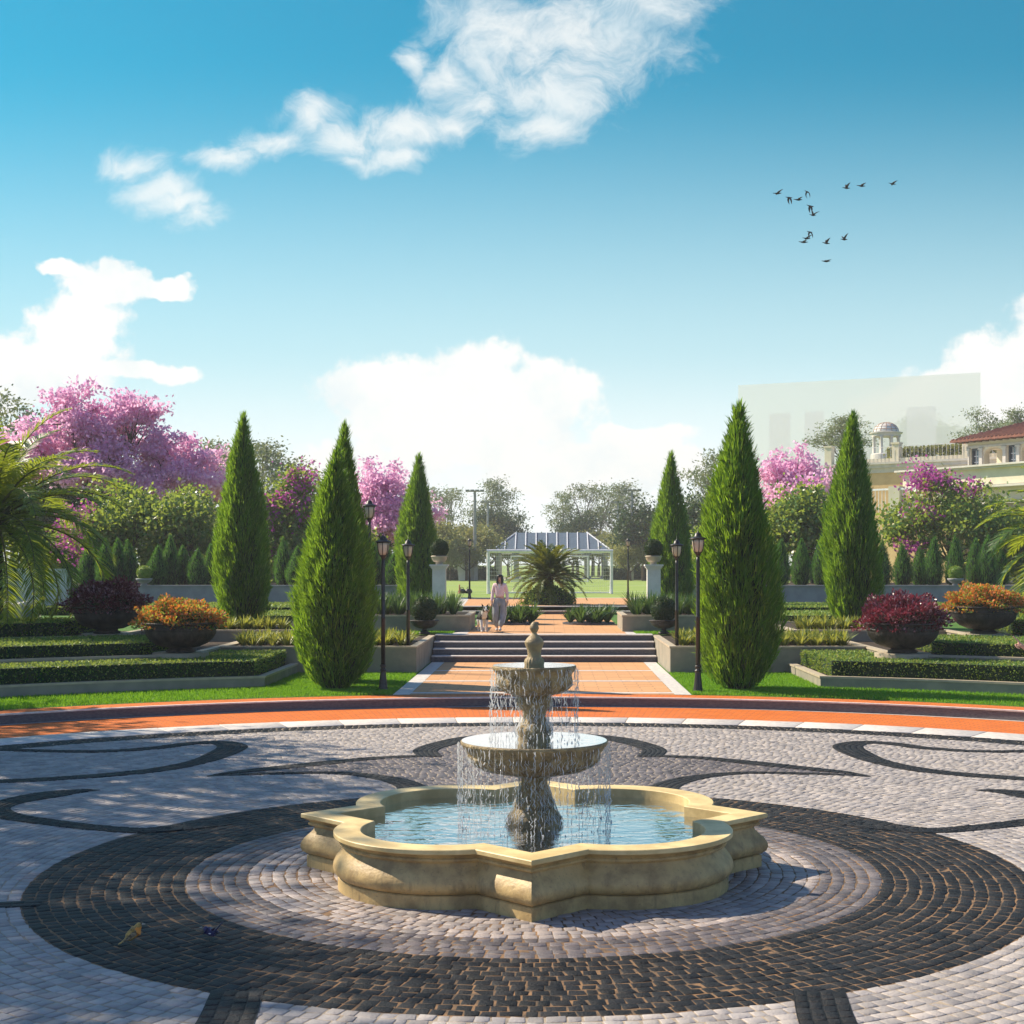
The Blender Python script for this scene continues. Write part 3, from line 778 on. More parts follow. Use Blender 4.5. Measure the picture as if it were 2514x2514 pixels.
def watermat(name, tint, scale, strength, base=0.34):
    m = bpy.data.materials.new(name); m.use_nodes = True; t = NT(m.node_tree); t.n.clear()
    out = t.new('ShaderNodeOutputMaterial'); tr = t.new('ShaderNodeBsdfTransparent'); tr.inputs[0].default_value = tuple(tint) + (1,)
    gl = t.new('ShaderNodeBsdfGlossy'); gl.inputs['Roughness'].default_value = 0.03; gl.inputs[0].default_value = (1, 1, 1, 1)
    tcn = t.new('ShaderNodeTexCoord'); bp = t.new('ShaderNodeBump'); bp.inputs['Strength'].default_value = strength; bp.inputs['Distance'].default_value = 0.05
    n1 = t.noise(t.vec('MULTIPLY', tcn.outputs['Object'], (1, 1.6, 1)), scale, 3, 0.5, dist=0.4)
    t.put(bp.inputs['Height'], n1)
    fr = t.new('ShaderNodeFresnel'); fr.inputs[0].default_value = 1.36
    t.l.new(bp.outputs[0], gl.inputs['Normal']); t.l.new(bp.outputs[0], fr.inputs['Normal'])
    mx = t.new('ShaderNodeMixShader'); t.put(mx.inputs[0], t.math('ADD', fr.outputs[0], base, clamp=True))
    t.l.new(tr.outputs[0], mx.inputs[1]); t.l.new(gl.outputs[0], mx.inputs[2]); t.l.new(mx.outputs[0], out.inputs[0])
    return m


m_water = watermat('pool_water', (0.70, 0.93, 0.95), 4.2, 0.20, 0.40)
mb = MB(); mb.add([(x, y, .405) for x, y in q], [tuple(range(len(q)))[::-1]]); mb.build('pool_water', [m_water], fountain)


def lobed(prof, name, lobes=0, segs=96, m=None, smooth=True):
    mb = MB(); mb.lathe(prof, segs, lobes=lobes, cap=True); return mb.build(name, [m or m_carved], fountain, smooth)


lobed([(.27, .13), (.27, .40), (.255, .43), (.26, .455), (.235, .50), (.20, .53), (.185, .56)], 'pedestal_foot', 10)
lobed([(.185, .56, .05), (.17, .62, .10), (.145, .68, .12), (.125, .74, .10), (.118, .80, .06), (.125, .84, 0), (.15, .86, 0), (.13, .88, 0)], 'lower_column', 12)
lobed([(.14, .875), (.24, .88, .06), (.36, .895, .10), (.47, .925, .10), (.555, .965, .08), (.605, 1.01, .05), (.625, 1.045, .02), (.622, 1.06), (.635, 1.085), (.665, 1.12), (.685, 1.15), (.695, 1.165), (.695, 1.185), (.685, 1.192), (.60, 1.190), (.56, 1.172), (.50, 1.165), (.1, 1.16)], 'lower_bowl', 24, 240)
lobed([(.15, 1.16), (.155, 1.20), (.145, 1.225), (.152, 1.245, .05), (.155, 1.29, .10), (.135, 1.33, .08), (.115, 1.36, .05), (.104, 1.42, .03), (.110, 1.47, .05), (.135, 1.50, .10), (.155, 1.53, .10), (.160, 1.57, .06), (.150, 1.62)], 'upper_column', 12)
lobed([(.14, 1.615), (.19, 1.625, .05), (.26, 1.645, .08), (.32, 1.675, .08), (.352, 1.71, .06), (.358, 1.76, .03), (.352, 1.80, .01), (.36, 1.825), (.385, 1.85), (.395, 1.865), (.397, 1.89), (.388, 1.898), (.34, 1.896), (.31, 1.88), (.08, 1.875)], 'upper_bowl', 22, 220)
m_fin = mat('finial_stone', (0.42, 0.31, 0.15), 0.55, (0.27, 0.2, 0.11), 7, 0.5, 30)
lobed([(.085, 1.875), (.09, 1.90, .03), (.092, 1.925, .10), (.085, 1.955, .08), (.068, 1.972, .02), (.066, 1.985), (.062, 2.0), (.067, 2.04), (.082, 2.08), (.092, 2.105), (.088, 2.125), (.072, 2.15), (.048, 2.175), (.026, 2.196), (.023, 2.207), (.032, 2.22), (.043, 2.242), (.044, 2.252), (.038, 2.275), (.026, 2.296), (.012, 2.309), (.002, 2.312)], 'finial', 18, 72, m_fin)
m_bw = watermat('bowl_water', (0.80, 0.90, 0.92), 9, 0.03, 0.66)
for nm, r_, z_ in (('lower_bowl_water', .685, 1.1935), ('upper_bowl_water', .388, 1.900)):
    mb = MB(); mb.add([(r_ * math.cos(2 * PI * i / 64), r_ * math.sin(2 * PI * i / 64), z_) for i in range(64)], [tuple(range(64))]); mb.build(nm, [m_bw], fountain)

m_fall = bpy.data.materials.new('falling_water'); m_fall.use_nodes = True
t = NT(m_fall.node_tree); bs = t.n['Principled BSDF']; bs.inputs['Base Color'].default_value = (0.92, 0.94, 0.96, 1); bs.inputs['Roughness'].default_value = 0.08; bs.inputs['Specular IOR Level'].default_value = 0.9
tl = t.new('ShaderNodeBsdfTranslucent'); tl.inputs[0].default_value = (0.93, 0.95, 0.97, 1); trn = t.new('ShaderNodeBsdfTransparent'); mx = t.new('ShaderNodeMixShader'); mx.inputs[0].default_value = 0.5; m2 = t.new('ShaderNodeMixShader'); m2.inputs[0].default_value = 0.35
t.l.new(bs.outputs[0], mx.inputs[1]); t.l.new(tl.outputs[0], mx.inputs[2]); t.l.new(mx.outputs[0], m2.inputs[1]); t.l.new(trn.outputs[0], m2.inputs[2]); t.l.new(m2.outputs[0], t.n['Material Output'].inputs[0])


def falls(name, r0, ztop, zbot, count, seed, thick):
    rng = random.Random(seed); mb = MB()
    for i in range(count):
        a = 2 * PI * (i + rng.uniform(-.5, .5)) / count
        z = ztop - rng.uniform(0, .02); r_ = r0 + rng.uniform(.0, .022)
        long_thin = rng.random() < 0.35
        while z > zbot:
            L = rng.uniform(.20, .6) if long_thin else rng.uniform(.025, .13)
            z1 = max(z - L, zbot)
            k = max(3, int((z - z1) / 0.022)); pts = []; rad = []
            w0 = thick * (rng.uniform(.25, .5) if long_thin else rng.uniform(.5, 1.5))
            ph = rng.uniform(0, 6); am = (0.0012 if long_thin else rng.uniform(.003, .011))
            for j in range(k + 1):
                u = j / k; zz = z + (z1 - z) * u
                da = am * math.sin(ph + zz * 75 + 2 * math.sin(zz * 31 + ph)) / r0
                pts.append(((r_ + .006 * math.sin(ph * 2 + zz * 50)) * math.cos(a + da), (r_ + .006 * math.sin(ph * 2 + zz * 50)) * math.sin(a + da), zz)); rad.append(w0 * (0.25 + math.sin(PI * (0.08 + 0.84 * u)) * (0.8 + 0.4 * rng.random())))
            if rng.random() < (0.9 if long_thin else 0.72): mb.tube(pts, rad, 5)
            z = z1 - rng.uniform(.0, .05)
    o = mb.build(name, [m_fall], fountain, True); o['kind'] = 'stuff'


falls('falling_water', .402, 1.885, 1.20, 80, 1, .0027)
falls('falling_water', .705, 1.175, .39, 140, 2, .0029)


def trickles(profile, count, seed, name):
    """wet threads that cling to the carved stone"""
    rng = random.Random(seed); mb = MB()
    zs = [p[1] for p in profile]; rs = [p[0] for p in profile]
    for i in range(count):
        a = rng.uniform(0, 2 * PI); z = rng.uniform(zs[-1], zs[0]); n = rng.randint(4, 9); pts = []
        ph = rng.uniform(0, 6)
        for j in range(n):
            zz = z - j * .012
            if zz < zs[-1]: break
            r_ = np.interp(-zz, [-v for v in zs], rs) + .012
            da = rng.uniform(.004, .014) * math.sin(ph + j * 1.1) / max(r_, .08)
            pts.append((r_ * math.cos(a + da), r_ * math.sin(a + da), zz))
        if len(pts) > 2: mb.tube(pts, [rng.uniform(.0014, .0032)] * len(pts), 4)
    o = mb.build(name, [m_fall], fountain, True); o['kind'] = 'stuff'


trickles([(.37, 1.84), (.365, 1.72), (.27, 1.645), (.17, 1.615), (.168, 1.52), (.12, 1.44), (.13, 1.36), (.165, 1.29), (.165, 1.21)], 420, 5, 'clinging_water')
trickles([(.64, 1.10), (.61, 1.0), (.48, .92), (.25, .875), (.14, .85), (.13, .76), (.16, .66), (.21, .53), (.27, .42)], 620, 6, 'clinging_water')

rng = np.random.RandomState(12); mb = MB()
for r0, zt, zb, n in ((.41, 1.86, 1.21, 260), (.715, 1.15, .42, 520)):
    for i in range(n):
        a = rng.rand() * 2 * PI; u = rng.rand() ** .7; z = zt + (zb - zt) * u; r_ = r0 + rng.normal() * (.012 + .03 * u); s_ = rng.uniform(.002, .0055)
        if u > .93: r_ += rng.normal() * .05
        c = (r_ * math.cos(a), r_ * math.sin(a), z); mb.add([(c[0] + s_, c[1], c[2]), (c[0], c[1] + s_, c[2]), (c[0] - s_, c[1], c[2]), (c[0], c[1] - s_, c[2]), (c[0], c[1], c[2] + s_ * 1.7), (c[0], c[1], c[2] - s_ * 1.7)],
               [(0, 1, 4), (1, 2, 4), (2, 3, 4), (3, 0, 4), (1, 0, 5), (2, 1, 5), (3, 2, 5), (0, 3, 5)])
for r0, z, n in ((.41, 1.1965, 24), (.715, .408, 50)):
    for i in range(n):
        a = rng.rand() * 2 * PI; r_ = r0 + rng.normal() * .02; s_ = rng.uniform(.004, .010); cx, cy = r_ * math.cos(a), r_ * math.sin(a)
        mb.lathe([(s_, z - .002), (s_ * .8, z + .003), (s_ * .3, z + .008 + rng.rand() * .012)], 7, cx, cy)
o = mb.build('water_drops', [m_fall], fountain, True); o['kind'] = 'stuff'

# ------------------------------------------------------------------ lamp posts
m_pane = mat('frosted_pane', (0.62, 0.55, 0.42), 0.25, (0.5, 0.43, 0.31), 3, spec=0.6)
lamp0 = thing('lamp_post', 'tall black lamp post beside the path, left, nearest the plaza', 'lamp', (0, 0, 0), group='black lamp posts')
mb = MB(); mb.lathe([(.115, 0), (.115, .03), (.105, .05), (.095, .10), (.062, .42), (.058, .45), (.075, .46), (.075, .48), (.052, .49), (.050, .53), (.068, .545), (.068, .575), (.05, .59)], 20); mb.build('base', [m_black], lamp0, True)
mb = MB(); mb.lathe([(.05, .59), (.046, 1.6), (.05, 1.61), (.05, 1.63), (.044, 1.64), (.040, 2.80), (.036, 2.92)], 16); mb.build('pole', [m_black], lamp0, True)
mb = MB(); mb.lathe([(.038, 2.90), (.04, 2.93), (.052, 2.955), (.075, 2.99), (.082, 3.01)], 12); n = 6
for k in range(n):
    a = 2 * PI * k / n + PI / 6
    mb.tube([(r_ * math.cos(a), r_ * math.sin(a), z) for r_, z in ((.078, 3.0), (.105, 3.06), (.122, 3.13), (.132, 3.22), (.136, 3.29))], .0095, 6)
mb.lathe([(.140, 3.275), (.150, 3.28), (.150, 3.295), (.138, 3.30)], 24); lf = mb.build('lantern_frame', [m_black], lamp0)
mb = MB(); mb.lathe([(.07, 3.0), (.10, 3.06), (.116, 3.13), (.126, 3.22), (.130, 3.278)], 24); mb.build('lantern_glass', [m_pane], lf, True)
mb = MB(); mb.lathe([(.165, 3.292), (.185, 3.296), (.185, 3.306), (.165, 3.316), (.10, 3.335), (.078, 3.36), (.068, 3.40), (.04, 3.425), (.018, 3.435), (.016, 3.45), (.007, 3.46), (.004, 3.56)], 24); mb.build('lantern_cap', [m_black], lf, True)
SC = 3.38 / 3.56 * 1.0
lamp0.scale = (SC,) * 3
x, y, z = at(723, 1304, .19); lamp0.location = (x, y, .19)
G = 'black lamp posts'
for vx, vy, z, lab in ((1317, 1307, .19, 'tall black lamp post beside the path, right, nearest the plaza'), (770, 1269, .19, 'black lamp post in front of the left step planter, behind the nearest left lamp'),
                       (1277, 1269, .19, 'black lamp post in front of the right step planter, behind the nearest right lamp')):
    p = at(vx, vy, z); dup(lamp0, p, random.uniform(0, .1), lab, G, SC * (1.02 if vx == 1317 else 1.0))
for vx, lab in ((886, 'distant black lamp post left of the goal, on the grass by the upper path'), (1185, 'distant black lamp post right of the goal, on the grass by the upper path')):
    p = at(vx, 1130, 1.18); dup(lamp0, p, 0, lab, G, SC * .90)
for vx, d, z0, vt, lab in ((697, 36.5, .86, 934, 'lamp post whose lantern alone shows between the double cypress and the pink tree'), (265, 76, 1.0, 1008, 'small lantern among the bushes above the left conifer row'), (1813, 76, 1.0, 1005, 'small lantern among the bushes above the right conifer row')):
    x, y, zt = far(vx, d, vt); dup(lamp0, (x, y, z0), 0, lab, G, (zt - z0) / 3.56)

# ------------------------------------------------------------------ cypresses and small conifers
def cyp_profile(t_):
    return np.interp(t_, [0, .03, .08, .16, .26, .38, .52, .68, .82, .92, .97, 1], [.30, .62, .82, .96, 1.0, .97, .84, .60, .35, .15, .055, .008])


def conifer_mesh(name, H, Rm, n, seed, L, Wd, core, m, upw=1.0, tips=0):
    rng = np.random.RandomState(seed)
    t_ = rng.rand(n * 2) ** 0.9; keep = rng.rand(n * 2) < 0.15 + 0.85 * cyp_profile(t_); t_ = t_[keep][:n]; n = len(t_)
    a = rng.rand(n) * 2 * PI
    lump = 1 + 0.10 * np.sin(a * 3 + t_ * 9 + seed) + 0.07 * np.sin(a * 7 - t_ * 23) + 0.05 * np.sin(a * 13 + t_ * 41)
    rr = cyp_profile(t_) * Rm * lump * (0.66 + 0.34 * rng.rand(n) ** 0.6)
    P = np.column_stack([rr * np.cos(a), rr * np.sin(a), t_ * H * 0.97])
    out = np.column_stack([np.cos(a), np.sin(a), np.zeros(n)])
    D = out * (0.45 + rng.normal(size=(n, 1)) * .22) + np.array([0, 0, upw]) + rng.normal(size=(n, 3)) * 0.20
    V, F = blade_quads(P, D, rng.uniform(.6, 1.35, n) * L, rng.uniform(.7, 1.2, n) * Wd, rng, bend=-0.10)
    if tips > 0:
        # sprays that stand off the surface
        k = tips; t2 = rng.rand(k * 3); t2 = t2[rng.rand(k * 3) < .2 + .8 * cyp_profile(t2)][:k]; k = len(t2); a2 = rng.rand(k) * 2 * PI
        o2 = np.column_stack([np.cos(a2), np.sin(a2), np.zeros(k)]); lump2 = 1 + 0.10 * np.sin(a2 * 3 + t2 * 9 + seed) + 0.07 * np.sin(a2 * 7 - t2 * 23) + 0.05 * np.sin(a2 * 13 + t2 * 41)
        C = o2 * (cyp_profile(t2) * Rm * lump2 * .93)[:, None]; C[:, 2] = t2 * H * .97
        ax = unit(o2 * rng.uniform(.35, .95, (k, 1)) + np.array([0, 0, 1.0]) + rng.normal(size=(k, 3)) * .18)
        q9 = 9; Pb = np.repeat(C, q9, 0) + np.repeat(ax, q9, 0) * rng.rand(k * q9, 1) * L * .6; Db = np.repeat(ax, q9, 0) + rng.normal(size=(k * q9, 3)) * .30
        V3, F3 = blade_quads(Pb, Db, rng.uniform(.5, 1.15, k * q9) * L * .8, rng.uniform(.7, 1.1, k * q9) * Wd * .8, rng, bend=-.08)
        q8 = 160; Pt = np.column_stack([rng.normal(size=(q8, 2)) * .022 * Rm, H * rng.uniform(.90, .985, q8)]); Dt = np.column_stack([rng.normal(size=(q8, 2)) * .16, np.ones(q8)])
        V4, F4 = blade_quads(Pt, Dt, rng.uniform(.12, .26, q8), np.full(q8, Wd), rng, bend=0)
        V, F = join([(V, F), (V3, F3), (V4, F4)])
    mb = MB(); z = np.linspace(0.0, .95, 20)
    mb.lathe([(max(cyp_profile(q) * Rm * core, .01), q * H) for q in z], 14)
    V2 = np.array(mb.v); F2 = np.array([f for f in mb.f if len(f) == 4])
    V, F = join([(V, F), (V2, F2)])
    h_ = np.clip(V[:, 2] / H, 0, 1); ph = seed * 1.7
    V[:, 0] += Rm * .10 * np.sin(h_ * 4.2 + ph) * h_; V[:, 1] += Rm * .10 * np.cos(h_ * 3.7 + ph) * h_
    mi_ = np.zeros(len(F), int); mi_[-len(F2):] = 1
    return np_mesh(name, V, F, [m, m_hedge_core], mi_)  # near-black core: shade between the sprays put into its colour


cyp_meshes = [conifer_mesh('cypress_crown', 6.0, (.80, .76, .82, .79)[i], 14500, 20 + i, (.23, .21, .24, .22)[i], .022, .68, m_leaf_cyp, tips=(480, 360, 560, 420)[i]) for i in range(4)]
mb = MB(); mb.tube([(0, 0, -.05), (0.02, 0, .4), (0, .02, 1.2)], [.09, .08, .05], 8); trunk_me = mb.mesh('cypress_trunk', [m_bark])


def cypress(vx_base, d, z0, vtip, width, label, i, group='tall cypresses', lean=0):
    x, y, zt = far(vx_base, d, vtip); H = zt - z0
    t = thing('cypress_tree', label, 'cypress', (x, y, z0), rz=i * 1.7, group=group, scale=(width / 1.6, width / 1.6, H / 6.0))
    link('crown', cyp_meshes[i % 4], t); link('trunk', trunk_me, t)
    return t


cypress(632, 30.8, .19, 845, 1.52, 'front left cypress, golden on its sunny side, shorter of the overlapping pair', 0)
cypress(650, 32.6, .19, 798, 1.40, 'darker taller cypress directly behind the front left cypress', 1)
cypress(1393, 30.7, .19, 760, 1.62, 'largest cypress, on the front right lawn beside the lamp posts', 2)
cypress(459, 40.5, 1.10, 779, 1.46, 'tall slim cypress behind the left flower bowls, rising above the stepped hedges', 3)
cypress(1608, 40.5, 1.10, 777, 1.50, 'tall cypress behind the right flower bowls, lit yellow on its left edge', 0)
cypress(789, 54.3, .87, 857, 1.50, 'cypress beside the left ball topped pedestal', 2)
cypress(1267, 54.3, .87, 852, 1.55, 'cypress beside the right ball topped pedestal', 3)

con_me = [conifer_mesh('small_conifer_crown', 1.9, .40, 2600, 50 + i, .12, .016, .80, m_leaf_con) for i in range(2)]
CL = [(20, 1062), (165, 1030), (181, 1035), (200, 1018), (222, 1017), (242, 1020), (296, 1030), (320, 1012), (346, 1030), (373, 1036), (399, 1027), (535, 1016), (560, 1030), (703, 1025), (729, 1024), (745, 1040)]
CR = [(1322, 1035), (1345, 1022), (1472, 1018), (1511, 1018), (1551, 1013), (1664, 1020), (1703, 1027), (1736, 1033), (1761, 1013), (1801, 1014), (1842, 1016), (1863, 1012), (1885, 1030)]
k = 0
for lst, sd_ in ((CL, 'left'), (CR, 'right')):
    for vx, vt in lst:
        d = 57.2 + (k % 3) * .5
        x, y, zt = far(vx, d, vt); H = zt - 1.98
        t = thing('small_conifer', 'small clipped conifer in the row above the grey wall on the %s of the path' % sd_, 'conifer', (x, y, 1.96), rz=k, group='small conifers above the %s grey wall' % sd_, scale=(1, 1, H / 1.84))
        link('crown', con_me[k % 2], t); k += 1

# ------------------------------------------------------------------ bowls, flowers, topiary
def shrub_mesh(name, rx, ry, rz_, n, seed, L, Wd, m, flat=0.35, jag=0.12, z0=0.0, mats=None, p2=0.5):
    rng = np.random.RandomState(seed)
    q = unit(rng.normal(size=(n, 3))); q[:, 2] = np.abs(q[:, 2]) - flat * (rng.rand(n) < .3) * .5
    lump = 1 + jag * np.sin(q[:, 0] * 7 + seed) * np.sin(q[:, 1] * 8) + jag * np.sin(q[:, 2] * 11 + q[:, 0] * 5)
    P = q * (0.72 + 0.28 * rng.rand(n, 1) ** .7) * lump[:, None] * np.array([rx, ry, rz_]) + np.array([0, 0, z0])
    D = q + rng.normal(size=(n, 3)) * .55 + np.array([0, 0, .3])
    V, F = leaf_quads(P, D, rng.uniform(.6, 1.3, n) * L, rng.uniform(.7, 1.2, n) * Wd, rng)
    mi = (rng.rand(n) < p2).astype(int) if mats else None
    return np_mesh(name, V, F, mats or m, mi)


bowl0 = thing('planter_bowl', 'wide dark stone bowl of orange flowers at the left middle tier corner', 'planter', (0, 0, 0), group='wide dark planter bowls')
mb = MB(); mb.lathe([(.30, 0), (.33, .015), (.33, .05), (.27, .07), (.26, .10)], 32); mb.build('foot', [m_bowl], bowl0, True)
mb = MB(); mb.lathe([(.20, .10), (.40, .125), (.58, .20), (.70, .30), (.765, .40), (.785, .47), (.782, .50), (.80, .51), (.80, .53), (.782, .54), (.785, .60), (.80, .63)], 56); mb.build('bowl', [m_bowl], bowl0, True)
mb = MB(); mb.lathe([(.80, .62), (.855, .635), (.875, .65), (.875, .668), (.855, .678), (.77, .68), (.74, .66), (.70, .62), (.1, .61)], 56); mb.build('rim', [m_bowl], bowl0, True)
m_slab = m_cop
flower_o = [shrub_mesh('orange_foliage', .96, .85, .58, 6500, 61, .075, .055, None, mats=[m_green, m_orange], p2=.62), None]
flower_m = shrub_mesh('maroon_foliage', .98, .9, .66, 7000, 64, .085, .05, m_maroon, jag=.16)
spots = [((-8.15, 18.95), .85, 'orange', 'wide dark stone bowl of orange flowers on the left middle tier corner', 'orange flowering shrub filling the bowl on the left middle tier corner'),
         ((-10.8, 22.2), 1.12, 'maroon', 'wide dark stone bowl of maroon foliage on the left upper tier corner', 'dark maroon leafy shrub filling the bowl on the left upper tier corner'),
         ((8.05, 18.75), .85, 'maroon', 'wide dark stone bowl of maroon foliage on the right middle tier corner', 'maroon shrub with magenta blooms filling the bowl on the right middle tier corner'),
         ((10.9, 22.2), 1.12, 'orange', 'wide dark stone bowl of orange flowers on the right upper tier corner', 'amber orange flowering shrub filling the bowl on the right upper tier corner')]
for i, ((x, y), z0, kind, la, lb) in enumerate(spots):
    t = thing('bowl_base_slab', 'round pale stone slab under the %s bowl, %s %s tier' % (kind, 'left' if x < 0 else 'right', 'middle' if z0 < 1 else 'upper'), 'slab', (x, y, z0), group='round stone slabs under the bowls')
    mb = MB(); mb.lathe([(.62, -.10), (.62, .018), (.60, .025)], 40); mb.build('slab', [m_slab], t)
    if i == 0: bowl0.location = (x, y, z0 + .025); bowl0['label'] = la
    else: dup(bowl0, (x, y, z0 + .025), i * 1.3, la, 'wide dark planter bowls')
    t = thing('flowering_shrub', lb, 'shrub', (x, y, z0 + .025 + .63), rz=i * 2.1, group='shrubs in the dark bowls')
    if kind == 'orange': link('foliage', flower_o[0], t)
    else: link('foliage', flower_m, t)
    mb = MB(); mb.lathe([(.70, -.02), (.72, .12), (.5, .26), (.2, .33)], 20); mb.build('core', [m_darkleaf], t)


def ball_mesh(name, r_, n, seed, L):
    rng = np.random.RandomState(seed); q = unit(rng.normal(size=(n, 3)))
    P = q * r_ * (.93 + .07 * rng.rand(n, 1)) + np.array([0, 0, r_ * .92]); D = q + rng.normal(size=(n, 3)) * .9
    V, F = leaf_quads(P, D, rng.uniform(.6, 1.3, n) * L, rng.uniform(.7, 1.2, n) * L * .7, rng)
    mb = MB(); mb.lathe([(r_ * .95 * math.cos(a), r_ * .92 + r_ * .95 * math.sin(a)) for a in np.linspace(-1.5, 1.5, 14)], 18)
    V2 = np.array(mb.v); F2 = np.array([f for f in mb.f if len(f) == 4]); V, F = join([(V, F), (V2, F2)])
    return np_mesh(name, V, F, m_darkleaf if seed != 73 else m_hedge)


ball_me = ball_mesh('ball_foliage', .36, 2600, 71, .05); ball_small = ball_mesh('small_ball_foliage', .27, 1400, 73, .05)
smallbowl = None
for s in (-1, 1):
    sd_ = SIDE[s]; x, y = 3.42 * s, 27.75
    la = 'shallow dark pedestal bowl holding a clipped ball, %s of the step top' % sd_
    if smallbowl is None:
        smallbowl = thing('topiary_bowl', la, 'planter', (x, y, .87), group='shallow topiary bowls')
        mb = MB(); mb.lathe([(.17, 0), (.18, .02), (.15, .05), (.07, .09), (.065, .14)], 24); mb.build('foot', [m_bowl], smallbowl, True)
        mb = MB(); mb.lathe([(.06, .14), (.18, .16), (.29, .21), (.36, .28), (.39, .35), (.425, .37), (.43, .385), (.40, .395), (.36, .37), (.1, .35)], 40); mb.build('bowl', [m_bowl], smallbowl, True)
    else: dup(smallbowl, (x, y, .87), 0, la, 'shallow topiary bowls')
    t = thing('ball_topiary', 'clipped green ball resting in the shallow bowl, %s of the step top' % sd_, 'topiary', (x, y, .87 + .36), group='clipped ball shrubs'); link('foliage', ball_me, t)
    # pedestal with urn and ball
    x, y = (-3.62, 36.0) if s < 0 else (3.72, 36.0)
    t = thing('stone_pedestal', 'pale square stone pedestal beside the %s cypress and box planter' % sd_, 'pedestal', (x, y, .86), group='pale stone pedestals')
    mb = MB(); mb.box(-.30, .30, -.30, .30, -.05, .14); mb.box(-.255, .255, -.255, .255, .14, .19); mb.build('plinth', [m_plas], t)
    mb = MB(); mb.box(-.225, .225, -.225, .225, .19, .95); mb.box(-.215, .215, -.215, .215, .95, .965); mb.box(-.225, .225, -.225, .225, .965, 1.84); mb.build('shaft', [m_plas], t)
    mb = MB(); mb.box(-.25, .25, -.25, .25, 1.84, 1.88); mb.box(-.28, .28, -.28, .28, 1.88, 1.93); mb.box(-.315, .315, -.315, .315, 1.93, 1.99); mb.build('capital', [m_plas], t)
    t = thing('stone_urn', 'squat stone urn standing on the %s pedestal' % sd_, 'urn', (x, y, .86 + 1.99), group='stone urns on the pedestals')
    mb = MB(); mb.lathe([(.12, 0), (.13, .03), (.10, .06), (.20, .10), (.255, .17), (.265, .24), (.29, .26), (.29, .285), (.25, .30), (.2, .28)], 30); mb.build('bowl', [m_cop], t, True)
    t = thing('ball_topiary', 'clipped green ball in the urn on the %s pedestal' % sd_, 'topiary', (x, y, .86 + 2.25), group='clipped ball shrubs', scale=.86); link('foliage', ball_me, t)
    # ball on the long wall
    vx = 272 if s < 0 else 1803
    x, y = far(vx, 56.1)
    t = thing('topiary_bowl', 'small grey bowl on top of the %s garden wall' % sd_, 'planter', (x, y, 2.05), group='bowls on the garden walls')
    mb = MB(); mb.lathe([(.12, 0), (.13, .02), (.10, .05), (.22, .12), (.30, .20), (.32, .25), (.30, .26), (.2, .24)], 24); mb.build('bowl', [m_grey], t, True)
    t = thing('ball_topiary', 'clipped ball in the small bowl on top of the %s garden wall' % sd_, 'topiary', (x, y, 2.27), group='clipped ball shrubs'); link('foliage', ball_small, t)


# ------------------------------------------------------------------ strappy plants
def strap_mesh(name, n, L, Wd, seed, m, spread=1.0, bend=.35, hup=1.0):
    rng = np.random.RandomState(seed); a = rng.rand(n) * 2 * PI
    tilt = rng.uniform(.12, 1.0, n) * spread
    D = np.column_stack([np.cos(a) * tilt, np.sin(a) * tilt, np.full(n, hup)])
    P = np.column_stack([np.cos(a) * .03, np.sin(a) * .03, np.zeros(n)])
    sides = np.column_stack([-np.sin(a), np.cos(a), np.zeros(n)]) + rng.normal(size=(n, 3)) * .2
    V, F = blade_quads(P, D, rng.uniform(.6, 1.25, n) * L, rng.uniform(.8, 1.2, n) * Wd, rng, bend=bend, sides=sides)
    return np_mesh(name, V, F, m)


strapA = [strap_mesh('bright_strap_leaves', 40, .46, .045, 80 + i, m_strap, .95, .24) for i in range(3)]
strapB = [strap_mesh('dark_strap_leaves', 46, .78, .030, 90 + i, m_straps, .62, .24) for i in range(3)]
strapC = [strap_mesh('broad_strap_leaves', 44, .86, .065, 95 + i, m_straps, .90, .28) for i in range(3)]
rng = random.Random(5)


def plantbed(label, group, cells, z, meshes, sc=(.85, 1.15)):
    for (x, y) in cells:
        t = thing('strappy_plant', label, 'plant', (x, y, z), rz=rng.uniform(0, 6.2), group=group, scale=rng.uniform(*sc))
        link('leaves', rng.choice(meshes), t)


def cells(x0, x1, y0, y1, st, jit=.08):
    out = []; nx = max(1, round(abs(x1 - x0) / st)); ny = max(1, round((y1 - y0) / st))
    for i in range(nx):
        for j in range(ny): out.append((x0 + (i + .5) * (x1 - x0) / nx + rng.uniform(-jit, jit), y0 + (j + .5) * (y1 - y0) / ny + rng.uniform(-jit, jit)))
    return out


